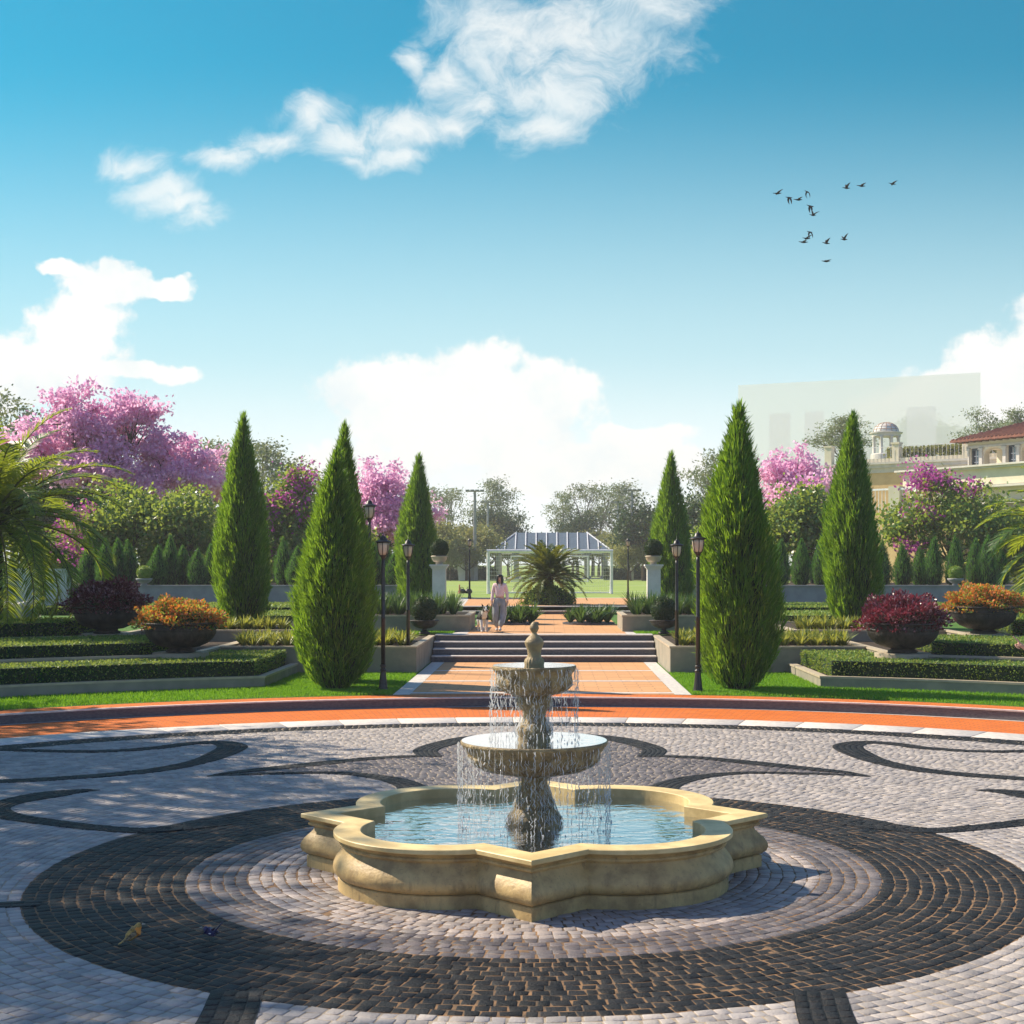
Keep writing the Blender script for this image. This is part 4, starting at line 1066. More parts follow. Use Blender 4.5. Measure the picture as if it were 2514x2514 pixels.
for s in (-1, 1):
    sd_ = SIDE[s]
    plantbed('yellow green strappy plant in the tall planter flanking the steps, %s side' % sd_, 'strappy plants in the %s step planter' % sd_, [c for c in cells(3.35 * s, 7.6 * s, 21.85, 24.2, .34)], .83, strapA)
    plantbed('yellow green strappy plant in the low planter under the slim cypress, %s side' % sd_, 'strappy plants in the low %s planter' % sd_, cells(6.85 * s, 10.3 * s, 24.8, 26.3, .36), 1.09, strapA)
    plantbed('dark green grassy plant in the grey box planter, %s side' % sd_, 'grassy plants in the %s box planter' % sd_, cells(2.55 * s, 5.4 * s, 29.25, 31.6, .40), 1.32, strapB, (.8, 1.25))
    x0 = -1.06 if s < 0 else 1.45
    t = thing('planting_bed', 'low dark edged planting bed on the tiled path, %s of the middle' % sd_, 'planting bed', (x0, 34.3, .876), group='planting beds on the path')
    mb = MB(); mb.lathe([(.86, -.01), (.86, .06), (.80, .07), (.78, .05), (.1, .06)], 28); mb.build('edging', [m_granite], t)
    cl = [(x0 + r_ * math.cos(a), 34.3 + r_ * math.sin(a)) for r_, a in [(0, 0)] + [(.38, i * 1.2566) for i in range(5)] + [(.66, .4 + i * .785) for i in range(8)]]
    plantbed('broad leaved strappy plant in the round path bed, %s of the middle' % sd_, 'strappy plants in the %s round bed' % sd_, cl, .93, strapC, (.75, 1.05))


# ------------------------------------------------------------------ palms
def frond(base, az, el, L, droop, nl, ll, lw, rng, lean=.55, ldroop=.25, vee=.35):
    """rachis points and leaflet quads of one pinnate frond"""
    n = 16; pts = []; p = np.array(base, float); e = el
    for i in range(n + 1):
        pts.append(p.copy()); u = i / n
        p = p + np.array([math.cos(az) * math.cos(e), math.sin(az) * math.cos(e), math.sin(e)]) * L / n
        e -= droop / n * (0.4 + 1.4 * u)
    pts = np.array(pts); T = unit(np.gradient(pts, axis=0))
    side = np.array([-math.sin(az), math.cos(az), 0.0]); upv = unit(np.cross(T, np.tile(side, (n + 1, 1)))) * -1
    upv = np.where(upv[:, 2:3] < 0, -upv, upv)
    u = np.linspace(.14, 1.0, nl); s = u * n
    P0 = np.stack([np.interp(s, np.arange(n + 1), pts[:, k]) for k in range(3)], 1); T0 = np.stack([np.interp(s, np.arange(n + 1), T[:, k]) for k in range(3)], 1)
    U0 = np.stack([np.interp(s, np.arange(n + 1), upv[:, k]) for k in range(3)], 1)
    Ps = []; Ds = []; Ls = []
    for sg in (-1, 1):
        D = T0 * (lean + .5 * u[:, None]) + side * sg + U0 * vee + rng.normal(size=(nl, 3)) * .10
        Ps.append(P0); Ds.append(D); Ls.append(ll * np.sin(PI * np.clip(.12 + .80 * u, 0, 1)) * rng.uniform(.85, 1.1, nl) + .04)
    P, D, Lq = np.concatenate(Ps), np.concatenate(Ds), np.concatenate(Ls)
    V, F = blade_quads(P, D, Lq, np.full(len(P), lw), rng, bend=ldroop, sides=np.concatenate([T0, T0]) + rng.normal(size=(2 * nl, 3)) * .25)
    return pts, V, F


def palm(name, label, loc, trunk_h, trunk_r, nf, L, seed, m, ll, lw, nl=44, els=(-.7, 1.35), droop=(1.0, 1.9), group=None, vee=.35, top=.0):
    rng = np.random.RandomState(seed); t = thing(name, label, 'palm', loc, group=group)
    mb = MB(); prof = []
    for i in range(15):
        u = i / 14; prof.append((trunk_r * (1.15 - .25 * u) * (1 + .10 * (i % 2)), -.05 + u * (trunk_h + .05)))
    mb.lathe(prof, 14); mb.build('trunk', [m_bark], t)
    rb = MB(); parts = []
    for i in range(nf):
        u = (i + .5) / nf; el = els[0] + (els[1] - els[0]) * u ** .8 + rng.normal() * .08; az = i * 2.39996 + rng.normal() * .12
        dr = droop[1] + (droop[0] - droop[1]) * u; Lf = L * (0.85 + .25 * rng.rand()) * (1 - .18 * u)
        base = np.array([math.cos(az) * trunk_r * .5, math.sin(az) * trunk_r * .5, trunk_h - .12 + .2 * u])
        pts, V, F = frond(base, az, el, Lf, dr, nl, ll, lw, rng, vee=vee)
        parts.append((V, F)); rb.tube(pts, np.linspace(.026, .006, len(pts)) * L / 2.8, 5)
    V, F = join(parts); link('fronds', np_mesh(name + '_leaflets', V, F, m), t); rb.build('frond_stems', [m_rachis], t)
    return t


x, y = far(-12, 36.5); palm('date_palm', 'large date palm with arching backlit fronds at the left edge behind the hedges', (x, y, 1.10), 2.9, .20, 60, 3.9, 101, m_palm, .66, .040, 76)
x, y = far(2052, 38); palm('date_palm', 'date palm leaning its fronds in from the right edge beside the orange bowl', (x, y, 1.10), 2.3, .20, 54, 3.3, 102, m_palm, .62, .040, 70)
x, y = far(1035, 60.3)
palm('cycad', 'spreading cycad palm in the middle of the upper path before the goal', (x, y, 1.55), .85, .20, 84, 1.80, 103, m_cyc, .27, .036, 52, (-.30, 1.45), (.8, 1.25), vee=.45)
t = thing('mound_shrub', 'leafy round mound of ground cover at the foot of the cycad', 'shrub', (x, y, 1.18))
mb = MB(); mb.lathe([(1.02, 0), (.95, .18), (.75, .42), (.45, .62), (.1, .70)], 24); mb.build('core', [m_hedge_core], t)
link('foliage', shrub_mesh('mound_foliage', 1.08, 1.08, .78, 3600, 104, .10, .06, m_olive, flat=0, jag=.05, mats=[m_hedge, m_straps], p2=.4), t)
# ------------------------------------------------------------------ broad trees
def tree_meshes(name, lobes, trunk_h, trunk_r, ncl, per, cr, L, Wd, leafm, barkm, seed, shell_=.55, flat=.7, droop=0.0, fork=0.0, gap=.0, extra=None):
    """lobes: (x,y,z,rx,ry,rz). Limbs run from the trunk to every lobe, twigs to every clump of leaves"""
    rng = np.random.RandomState(seed); rb = MB()
    top = np.array([rng.normal() * .05 * trunk_h, rng.normal() * .05 * trunk_h, trunk_h])
    def curve(a, c, n, wob):
        a = np.array(a, float); c = np.array(c, float); m = (a + c) / 2 + rng.normal(size=3) * wob + np.array([0, 0, -.08 * np.linalg.norm(c - a)])
        u = np.linspace(0, 1, n)[:, None]; return (1 - u) ** 2 * a + 2 * u * (1 - u) * m + u ** 2 * c
    rb.tube(curve((0, 0, -.2), top, 6, trunk_r * .5), np.linspace(trunk_r * 1.25, trunk_r * .8, 6), 9)
    P = []; D = []; vol = np.array([l[3] * l[4] * l[5] for l in lobes]) ** .75; vol = vol / vol.sum()
    for li, (x, y, z, rx, ry, rz) in enumerate(lobes):
        c0 = np.array([x, y, z - rz * .25])
        st_ = top * (1 - fork * rng.rand())
        limb = curve(st_, c0, 8, .10 * np.linalg.norm(c0 - top))
        rb.tube(limb, np.linspace(trunk_r * .55, trunk_r * .2, 8), 7)
        k = max(3, int(ncl * vol[li]))
        q = unit(rng.normal(size=(k, 3))); q[:, 2] = np.where(q[:, 2] < -.35, -q[:, 2], q[:, 2])
        rr = (shell_ + (1 - shell_) * rng.rand(k, 1)) * (1 + .18 * rng.normal(size=(k, 1)))
        C = np.array([x, y, z]) + q * rr * np.array([rx, ry, rz])
        for j in range(k):
            if rng.rand() < gap: continue
            s0 = limb[rng.randint(3, 8)]
            tw = curve(s0, C[j], 5, .10 * np.linalg.norm(C[j] - s0)); rb.tube(tw, np.linspace(trunk_r * .17, trunk_r * .035, 5), 4)
            m = int(per * rng.uniform(.6, 1.4)); s_ = cr * rng.uniform(.6, 1.3)
            pts = C[j] + rng.normal(size=(m, 3)) * s_ * np.array([1, 1, flat])
            back = rng.rand(m) < .25
            pts[back] = tw[3] + (pts[back] - tw[3]) * rng.rand(back.sum(), 1)
            P.append(pts); D.append(rng.normal(size=(m, 3)) + unit(pts - C[j] + 1e-6) * .5 + np.array([0, 0, -droop]))
    P = np.concatenate(P); D = np.concatenate(D); n = len(P)
    V, F = leaf_quads(P, D, rng.uniform(.6, 1.35, n) * L, rng.uniform(.7, 1.25, n) * Wd, rng)
    return np_mesh(name + '_crown', V, F, leafm), rb.mesh(name + '_limbs', [barkm])


def plant_tree(name, label, cat, me, loc, rz=0, scale=1.0, group=None):
    t = thing(name, label, cat, loc, rz, group, scale); link('crown', me[0], t); link('trunk', me[1], t); return t


# big pink tree
pinkA = tree_meshes('pink_tree', [(0, 0, 6.2, 2.8, 2.4, 2.0), (-3.2, .5, 5.6, 2.2, 2.2, 1.5), (3.0, .2, 5.0, 2.3, 2.2, 1.7), (-1.6, -.6, 7.4, 1.5, 1.5, 1.3), (1.1, -.3, 7.3, 1.4, 1.4, 1.2), (-1.0, -1.5, 4.5, 2.6, 1.8, 1.4), (4.4, -.6, 3.9, 1.7, 1.6, 1.3), (1.8, -1.2, 4.0, 2.2, 1.6, 1.2), (-4.4, 0, 4.9, 1.4, 1.4, 1.0)],
                     2.6, .26, 290, 110, .27, .21, .15, m_pink, m_bark, 201, .35, .75, fork=.15)
pinkB = tree_meshes('pink_tree_small', [(0, 0, 5.0, 1.7, 1.7, 1.5), (-1.3, .3, 4.2, 1.4, 1.4, 1.2), (1.4, 0, 4.0, 1.5, 1.4, 1.2), (.3, -.8, 3.2, 1.7, 1.3, 1.0)],
                     2.0, .18, 135, 95, .27, .21, .15, m_pink, m_bark, 202, .35, .75, fork=.15)
x, y = far(205, 76); plant_tree('pink_blossom_tree', 'large pink blossoming tree spreading above the left palm and bushes', 'tree', pinkA, (x, y, 2.2), .2, 1.12)
x, y = far(712, 74); plant_tree('pink_blossom_tree', 'pink blossoming tree between the double cypress and the pedestal cypress', 'tree', pinkB, (x, y, 1.3), 0, 1.0)
x, y = far(1498, 78); plant_tree('pink_blossom_tree', 'pink blossoming tree between the two largest right hand cypresses', 'tree', pinkB, (x, y, 1.8), 1.9, 1.08)


# orchid bushes: broad leaves below, magenta bloom above
def orchid(label, vx, d, vt, wpx, seed, bloom, z0=1.15, group='broad leaved bushes with magenta bloom'):
    x, y, zt = far(vx, d, vt); Wm = wpx * d / 2737 / 2; H = zt - z0
    rng = np.random.RandomState(seed)
    lob = [(0, 0, H * .55, Wm * .72, Wm * .7, H * .36)]
    for k in range(7):
        a = rng.rand() * 2 * PI; lob.append((Wm * .62 * math.cos(a), Wm * .55 * math.sin(a), H * rng.uniform(.25, .70), Wm * .42, Wm * .42, H * .24))
    lob.append((rng.uniform(-.2, .2) * Wm, 0, H * .82, Wm * .36, Wm * .36, H * .15))
    me = tree_meshes('orchid_bush', lob, H * .3, .10, 210, 50, .30, .20, .15, m_green, m_bark, seed, .5, .8)
    t = thing('flowering_bush', label, 'bush', (x, y, z0), group=group); link('crown', me[0], t); link('trunk', me[1], t)
    if bloom:
        l2 = [(bx, by, bz, bw, bw, bh) for bx, by, bz, bw, bh in [(q[0] * Wm, q[1] * Wm, q[2] * H, q[3] * Wm, q[4] * H) for q in bloom]]
        fm = tree_meshes('orchid_bloom', l2, H * .3, .05, int(20 * len(l2)), 15, .24, .17, .12, m_magenta, m_bark, seed + 7, .55, .8)
        link('blossom', fm[0], t); bpy.data.meshes.remove(fm[1])


orchid('broad leaved bush with magenta bloom on its left half, under the big pink tree', 225, 66, 905, 230, 301, [(-.5, -.5, .62, .35, .2), (-.3, -.6, .35, .4, .15), (-.7, -.3, .45, .3, .2), (.1, -.7, .22, .3, .1)])
orchid('green leafy bush under the right end of the big pink tree, without bloom', 360, 65, 915, 190, 302, None)
orchid('magenta flowering bush between the slim cypress and the double cypress', 553, 67, 878, 165, 303, [(.2, -.2, .86, .34, .14), (-.1, -.4, .66, .5, .16), (-.4, -.4, .5, .4, .16), (-.2, -.5, .3, .4, .1), (.3, .1, .95, .22, .07)])
orchid('green leafy bush left of the yellow lit right cypress, without bloom', 1530, 66, 905, 170, 304, None)
orchid('broad green bush with magenta bloom at its crown before the retaining walls', 1790, 68, 885, 260, 305, [(-.35, -.2, .90, .34, .10), (-.1, 0, .84, .34, .10), (.35, .1, .84, .30, .07), (-.55, -.3, .62, .28, .10), (-.65, -.4, .38, .22, .08), (-.45, 0, 1.0, .16, .05)])
orchid('dark leafy bush filling in behind the left conifers', 130, 70, 985, 200, 306, None)
orchid('leafy bush behind the right palm at the edge of the picture', 1925, 70, 960, 160, 307, None)
orchid('dark leafy bush behind the middle of the left conifer row', 450, 70, 965, 170, 308, None)
orchid('low leafy bush behind the right conifer row beside the largest cypress', 1350, 70, 1000, 150, 309, None)
orchid('low leafy bush behind the double cypress', 660, 71, 985, 140, 310, None)

# far trees
gum = [tree_meshes('gum_tree', [(0, 0, 11, 2.2, 2.2, 1.6), (-2.6, 0, 9.6, 1.9, 1.8, 1.3), (2.4, .5, 9.8, 2.0, 1.8, 1.4), (.8, -1, 8.0, 2.0, 1.6, 1.1), (-1.5, .6, 12.2, 1.5, 1.5, 1.0), (3.4, 0, 7.6, 1.3, 1.3, .9)], 4.6, .24, 90, 30, .50, .32, .15, m_gum, m_palebark, 401, .6, .55, fork=.35, gap=.12),
       tree_meshes('gum_tree', [(0, 0, 11.8, 3.0, 2.6, 1.2), (-3.0, .3, 10.8, 2.0, 2.0, 1.0), (3.0, 0, 11, 2.2, 2, 1.0), (-1.2, 0, 8.4, 1.6, 1.4, .9), (1.6, -.6, 9.2, 1.6, 1.4, .9)], 4.0, .22, 80, 30, .50, .32, .15, m_gum, m_palebark, 402, .6, .5, fork=.35),
       tree_meshes('gum_tree', [(0, 0, 10.4, 2.6, 2.4, 2.6), (-1.8, 0, 7.6, 2.2, 2, 1.8), (2.0, .5, 8.2, 2.2, 2, 1.9), (.5, -.8, 12.4, 1.6, 1.5, 1.2)], 3.6, .25, 115, 36, .55, .32, .16, m_gum, m_palebark, 403, .5, .7, fork=.3)]
olive = [tree_meshes('olive_tree', [(0, 0, 4.6, 2.4, 2.2, 1.5), (-1.8, 0, 3.6, 1.7, 1.6, 1.2), (1.9, .3, 3.7, 1.8, 1.7, 1.2), (.3, -.8, 2.9, 2.0, 1.5, 1.0)], 1.8, .16, 105, 52, .42, .30, .17, m_olive, m_bark, 411 + i, .45, .75, droop=.5, fork=.3) for i in range(3)]
dark = [tree_meshes('round_tree', [(0, 0, 4.6, 2.6, 2.4, 2.2), (-1.8, .3, 3.6, 1.6, 1.6, 1.5), (1.7, 0, 3.8, 1.7, 1.6, 1.6)], 1.6, .2, 120, 55, .45, .32, .16, m_darkleaf, m_bark, 421, .5, .8)]


def ft(name, label, cat, meshes, i, vx, d, vt, hm, z0=1.18, group='far trees beyond the playing field', wide=1.0):
    x, y, zt = far(vx, d, vt); sc = (zt - z0) / hm
    plant_tree(name, label, cat, meshes[i % len(meshes)], (x, y, z0), i * 1.9, (sc * wide, sc * wide, sc), group)


i = 0
for vx, d, vt, wd, lab in ((30, 105, 735, 1.1, 'tall airy grey green tree behind the big pink tree at the left edge'), (430, 120, 826, 1.25, 'airy grey green tree right of the slim left cypress'), (515, 128, 838, 1.2, 'grey green tree beyond the magenta bush'),
                           (590, 140, 880, 1.1, 'smaller hazy tree beside the double cypress tip'), (838, 190, 915, 1.2, 'pale flat topped tree right of the left pedestal cypress'), (938, 205, 907, 1.05, 'slim hazy tree behind the left floodlights'),
                           (1062, 215, 928, 1.05, 'hazy tree right behind the pavilion roof'), (1118, 200, 908, 1.05, 'tallest hazy tree behind the pavilion, right of middle'), (1175, 212, 914, 1.25, 'broad hazy tree behind the right floodlights'),
                           (1335, 130, 848, .95, 'slender pale tree left of the largest cypress'), (1225, 205, 960, 1.0, 'lower hazy tree left of the right pedestal cypress'), (1590, 138, 786, 1.0, 'tree on the villa terrace, half hidden by the yellow lit cypress'),
                           (800, 200, 965, 1.0, 'low hazy tree behind the left pedestal cypress')):
    z0 = 10.5 if vx == 1590 else 1.18
    ft('airy_tree', lab, 'tree', gum, i, vx, d, vt, 13.3, z0, 'airy trees standing behind the garden', wd * (1.9 if vx == 1590 else 1)); i += 1
for vx, d, vt in ((800, 160, 1010), (828, 150, 985), (862, 165, 1000), (890, 158, 990), (925, 190, 985), (880, 150, 1030), (850, 148, 1035), (960, 195, 1008), (1172, 186, 1003), (1205, 158, 990), (1222, 165, 985), (1250, 150, 990), (1190, 148, 1030), (1285, 155, 975),
                  (1320, 150, 965), (1355, 160, 970), (1400, 158, 980), (1130, 192, 1003), (760, 155, 990), (720, 158, 985), (1000, 200, 1010), (1080, 205, 1005), (1460, 160, 985), (660, 160, 985), (600, 155, 960), (480, 150, 960), (400, 150, 960), (300, 150, 960), (180, 150, 960), (60, 150, 950)):
    ft('olive_tree', 'yellow olive tree in the row beyond the playing field', 'tree', olive, i, vx, d, vt, 6.1, 1.18, 'yellow olive trees beyond the playing field', 1.15); i += 1
for vx, d, vt, lab in ((935, 192, 968, 'round dark palm like tree left behind the pavilion'), (1090, 195, 975, 'round dark tree behind the pavilion roof'), (1215, 150, 958, 'round dark tree beside the right pedestal cypress'), (150, 90, 915, 'dark tree behind the left palm fronds'), (70, 88, 905, 'dark tree at the left edge behind the palm'), (1320, 110, 945, 'dark green tree left of the largest cypress, behind the garden')):
    ft('round_tree', lab, 'tree', dark, i, vx, d, vt, 6.6, 1.18, 'round dark trees'); i += 1
# trees left of the picture whose shade falls over the plaza
for (x, y, sc, lab) in ((-18.8, 12.4, 1.1, 'shade tree left of the plaza beside the stepped hedges'), (-17.6, 8.4, 1.1, 'tall shade tree left of the plaza level with the fountain arch'), (-19.0, 5.0, 1.1, 'shade tree left of the plaza level with the fountain'), (-17.3, 2.6, 1.0, 'shade tree left of the plaza, nearest the camera side'), (-21.5, 15.5, 1.1, 'shade tree left of the stepped hedges, farthest from the camera')):
    plant_tree('shade_tree', lab, 'tree', gum[2], (x, y, .19), x, sc, 'shade trees left of the plaza')

# ------------------------------------------------------------------ field: pavilion, goals, floodlights, hedge, small things
m_slate = brickmat('slate', (0.09, 0.14, 0.20), (0.11, 0.165, 0.23), (0.22, 0.24, 0.27), .9, .3, False)
x, y = far(1041, 172); px = 172 / 2737
pav = thing('pavilion', 'open pavilion with slate hipped roof and pale ribs beyond the goal', 'pavilion', (x, y, 1.18))
w2 = 107 * px; h1 = 2.85 + 27 * px - 1.18; h2 = 2.85 + 60 * px - 1.18; r2 = 66 * px; dp = 4.5
mb = MB(); vs = [(-w2, -dp, h1), (w2, -dp, h1), (w2, dp, h1), (-w2, dp, h1), (-r2, 0, h2), (r2, 0, h2), (-w2, -dp, h1 - .2), (w2, -dp, h1 - .2), (w2, dp, h1 - .2), (-w2, dp, h1 - .2)]
mb.add(vs, [(0, 1, 5, 4), (1, 2, 5), (2, 3, 4, 5), (3, 0, 4), (6, 7, 1, 0), (7, 8, 2, 1), (8, 9, 3, 2), (9, 6, 0, 3), (9, 8, 7, 6)]); mb.build('roof', [m_slate], pav)
for k in range(12):
    f = -1 + 2 * k / 11; xb = f * w2 * .985
    if abs(f) * w2 <= r2 + .01: a = (f * w2, 0, h2)
    else:
        u = (w2 - abs(xb)) / (w2 - r2); a = (xb, -dp + dp * u, h1 + (h2 - h1) * u)
    mb = MB(); mb.tube([(xb, -dp - .02, h1 + .05), (a[0], a[1], a[2] + .06)], .07, 5); mb.build('roof_rib', [m_whitem], pav)
for s in (-1, 1):
    mb = MB(); mb.tube([(s * w2, -dp, h1 + .05), (s * r2, 0, h2 + .06)], .08, 5); mb.build('roof_rib', [m_whitem], pav)
for cx in (-.93, -.62, .62, .93):
    for cy in (-dp + .5, dp - .5):
        mb = MB(); q = w2 * cx; mb.box(q - .22, q + .22, cy - .3, cy + .3, 0, h1 - .3); mb.box(q - .42, q + .42, cy - .4, cy + .4, h1 - .6, h1 - .36); mb.box(q - .40, q + .40, cy - .38, cy + .38, 0, .3); mb.build('column', [m_grey], pav)
mb = MB(); mb.box(-w2 + .3, w2 - .3, -dp + .2, dp - .2, h1 - .45, h1 - .2); mb.build('beam', [m_whitem], pav)
mb = MB(); mb.box(-w2, w2, -dp, dp, -.1, .06); mb.build('floor', [m_white], pav)

m_net = bpy.data.materials.new('goal_net'); m_net.use_nodes = True; t = NT(m_net.node_tree)
tcn = t.new('ShaderNodeTexCoord'); sp = t.new('ShaderNodeSeparateXYZ'); t.l.new(tcn.outputs['UV'], sp.inputs[0])
lines = [t.math('LESS_THAN', t.math('FRACT', sp.outputs[k_]), 0.05) for k_ in (0, 1)]
trn = t.new('ShaderNodeBsdfTransparent'); mx = t.new('ShaderNodeMixShader'); t.put(mx.inputs[0], t.math('MAXIMUM', lines[0], lines[1]))
t.n['Principled BSDF'].inputs['Base Color'].default_value = (.8, .8, .8, 1)
t.l.new(trn.outputs[0], mx.inputs[1]); t.l.new(t.n['Principled BSDF'].outputs[0], mx.inputs[2]); t.l.new(mx.outputs[0], t.n['Material Output'].inputs[0])


def goal(label, vx, d, wd, h, dep, lat=.06):
    x, y = far(vx, d); g = thing('goal', label, 'goal', (x, y, 1.18), group='white football goals'); W_ = wd / 2
    for s in (-1, 1):
        mb = MB(); mb.tube([(s * W_, 0, 0), (s * W_, 0, h)], lat, 10); mb.build('post', [m_whitem], g)
        mb = MB(); mb.tube([(s * W_, 0, h), (s * W_, dep * .5, h), (s * W_, dep, 0.03), (s * W_, 0, .03)], lat * .6, 8); mb.build('side_frame', [m_whitem], g)
    mb = MB(); mb.tube([(-W_ - lat, 0, h), (W_ + lat, 0, h)], lat, 10); mb.build('crossbar', [m_whitem], g)
    mb = MB(); mb.tube([(-W_, dep, .03), (W_, dep, .03)], lat * .5, 8); mb.build('ground_bar', [m_whitem], g)
    vs = [(-W_, 0, h), (W_, 0, h), (-W_, dep * .5, h), (W_, dep * .5, h), (-W_, dep, .05), (W_, dep, .05), (-W_, 0, .05), (W_, 0, .05)]
    me = bpy.data.meshes.new('net'); me.from_pydata(vs, [], [(0, 1, 3, 2), (2, 3, 5, 4), (0, 2, 4, 6), (1, 7, 5, 3)]); me.materials.append(m_net)
    uv = me.uv_layers.new(name='u')
    for p in me.polygons:
        for li in p.loop_indices:
            v = me.vertices[me.loops[li].vertex_index].co; n = p.normal
            uv.data[li].uv = ((v.x if abs(n.x) < .5 else v.y) / .14, (v.z + v.y * (abs(n.z) > .3)) / .14)
    link('net', me, g)


goal('large white football goal standing behind the cycad', 1037.5, 82.4, 7.0, 2.43, 1.7, .09)
goal('second white goal at the far end of the playing field', 1037, 138, 7.3, 2.44, 1.6)
for vx, d, vt, lab in ((896, 150, 927, 'tall grey floodlight mast left of the pavilion'), (920.5, 185, 948, 'second floodlight mast, nearer the pavilion on the left'), (1166, 185, 949, 'floodlight mast just right of the pavilion'), (1192.5, 150, 926, 'tall grey floodlight mast farthest right of the pavilion')):
    x, y, zt = far(vx, d, vt); h = zt - 1.18; f = thing('floodlight_mast', lab, 'floodlight', (x, y, 1.18), group='floodlight masts round the field')
    mb = MB(); mb.tube([(0, 0, 0), (0, 0, h * .5), (0, 0, h)], [.20, .17, .13], 10); mb.build('mast', [m_grey], f)
    mb = MB(); mb.box(-.95, .95, -.06, .06, h - .06, h + .06); mb.build('cross_arm', [m_grey], f)
    for q in (-.75, -.25, .25, .75):
        mb = MB(); mb.box(q - .2, q + .2, -.38, .28, h + .04, h + .16); mb.build('lamp_head', [m_grey], f)
for s in (-1, 1):
    rngh = np.random.RandomState(77 + s); x0, x1 = (-28, -5.5) if s < 0 else (6, 28); nq = 9000
    t = thing('hedge', 'low dark hedge along the far side of the playing field, %s of the pavilion' % SIDE[s], 'hedge', (0, 0, 0), group='low hedges beyond the field')
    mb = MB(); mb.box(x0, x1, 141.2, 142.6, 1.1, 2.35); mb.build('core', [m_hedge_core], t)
    P = np.column_stack([rngh.uniform(x0, x1, nq), rngh.uniform(140.9, 142.7, nq), 1.2 + 1.4 * rngh.rand(nq) ** .7])
    V, F = leaf_quads(P, rngh.normal(size=(nq, 3)) + [0, -.5, .4], rngh.uniform(.15, .3, nq), rngh.uniform(.1, .2, nq), rngh); link('foliage', np_mesh('far_hedge_foliage', V, F, m_darkleaf), t)
# sports bags, a bottle, a leaning white panel
for vx, lab in ((871.5, 'small dark kit bag on the grass by the goal, nearer the bottle'), (884, 'small dark kit bag on the grass by the goal post')):
    x, y, z = at(vx, 1119.8, 1.18); t = thing('kit_bag', lab, 'bag', (x, y, 1.18), group='dark bags by the goal')
    mb = MB(); mb.lathe([(.05, 0), (.19, .02), (.23, .10), (.20, .20), (.12, .26), (.03, .28)], 14); mb.build('bag_body', [m_black], t, True)
    mb = MB(); mb.tube([(-.10, 0, .25), (-.06, 0, .36), (.06, 0, .36), (.10, 0, .25)], .018, 6); mb.build('handle', [m_black], t)
x, y, z = at(867, 1120, 1.18); t = thing('training_marker', 'small upright orange brown marker standing beside the kit bags', 'marker', (x, y, 1.18))
mo = mat('marker_orange', (.45, .16, .07), .6)
mb = MB(); mb.lathe([(.13, 0), (.13, .03), (.05, .05), (.04, .3), (.035, .5), (.02, .52)], 12); mb.build('marker_body', [mo], t, True)
x, y = far(869, 150); t = thing('white_panel', 'leaning white wedge shaped panel beyond the field, left of the goal', 'panel', (x, y, 1.18))
mb = MB(); mb.add([(-.2, 0, .0), (.45, 0, 0), (.5, .05, 3.4), (-.55, .05, 3.4), (-.2, .3, 0), (.45, .3, 0), (.5, .35, 3.4), (-.55, .35, 3.4)], [(0, 1, 2, 3), (5, 4, 7, 6), (1, 5, 6, 2), (4, 0, 3, 7), (3, 2, 6, 7)]); mb.build('panel', [m_plas], t)
mb = MB(); mb.box(.75, 1.75, .1, .8, 0, 3.3); mb.build('post', [m_grey], t)
# left: white wall and grey planter with pale stones
t = thing('white_wall', 'pale white garden wall partly hidden by the left palm fronds', 'wall', (0, 0, 0))
x0, y0 = far(-30, 51); x1, _ = far(130, 51)
mb = MB(); mb.box(x0, x1, y0, y0 + .3, 1.05, 2.62); mb.build('wall', [m_plas], t)
mb = MB(); mb.box(x0 - .05, x1 + .05, y0 - .05, y0 + .35, 2.62, 2.70); mb.build('coping', [m_plas], t)
x0, y0 = far(20, 46.5); t = thing('grey_trough', 'low grey trough of pale stones behind the left palm trunk', 'planter', (x0, y0, 1.09)); mb = MB(); mb.box(-.7, .7, -.4, .4, 0, .42); mb.build('trough', [m_grey], t)
rr = random.Random(4); mb = MB()
for q in range(16):
    a, bq = rr.uniform(-.55, .55), rr.uniform(-.28, .28); s_ = rr.uniform(.07, .13)
    mb.lathe([(s_ * .5, .42), (s_, .42 + s_ * .5), (s_ * .7, .42 + s_ * 1.1), (.01, .42 + s_ * 1.3)], 8, a, bq)
mb.build('stones', [m_white], t, True)

# ------------------------------------------------------------------ terraces and villa on the right
m_stucco = mat('sand_stucco', (0.68, 0.47, 0.23), 0.85, (0.60, 0.40, 0.19), 1.2, 0.4, 14)
m_cream = mat('cream_band', (0.74, 0.66, 0.50), 0.7, (0.68, 0.60, 0.45), 1.0, 0.05)
m_trim = mat('pale_trim', (0.60, 0.56, 0.50), 0.7, (0.52, 0.49, 0.44), 2.0, 0.05)
m_block = brickmat('pink_block', (0.46, 0.36, 0.30), (0.42, 0.32, 0.27), (0.34, 0.27, 0.23), 1.8, .7, False)
m_roof = mat('clay_tile', (0.27, 0.092, 0.055), 0.7, (0.18, 0.06, 0.038), 3, 0.2, 20)
m_dk = mat('dark_frame', (0.05, 0.06, 0.075), 0.4)
m_gl = mat('window_glass', (0.10, 0.13, 0.16), 0.05, spec=0.9)


def slab(mb, A, B, z0, z1, th, mi=0, front=0.0):
    """a wall from plan point A to B with its front face pushed towards the viewer by front"""
    A = Vector(A); B = Vector(B); e = (B - A).normalized(); n = Vector((e.y, -e.x))
    a0, b0, b1, a1 = A + n * front, B + n * front, B - n * th, A - n * th
    mb.prism([tuple(a0), tuple(b0), tuple(b1), tuple(a1)], z0, z1, mi)


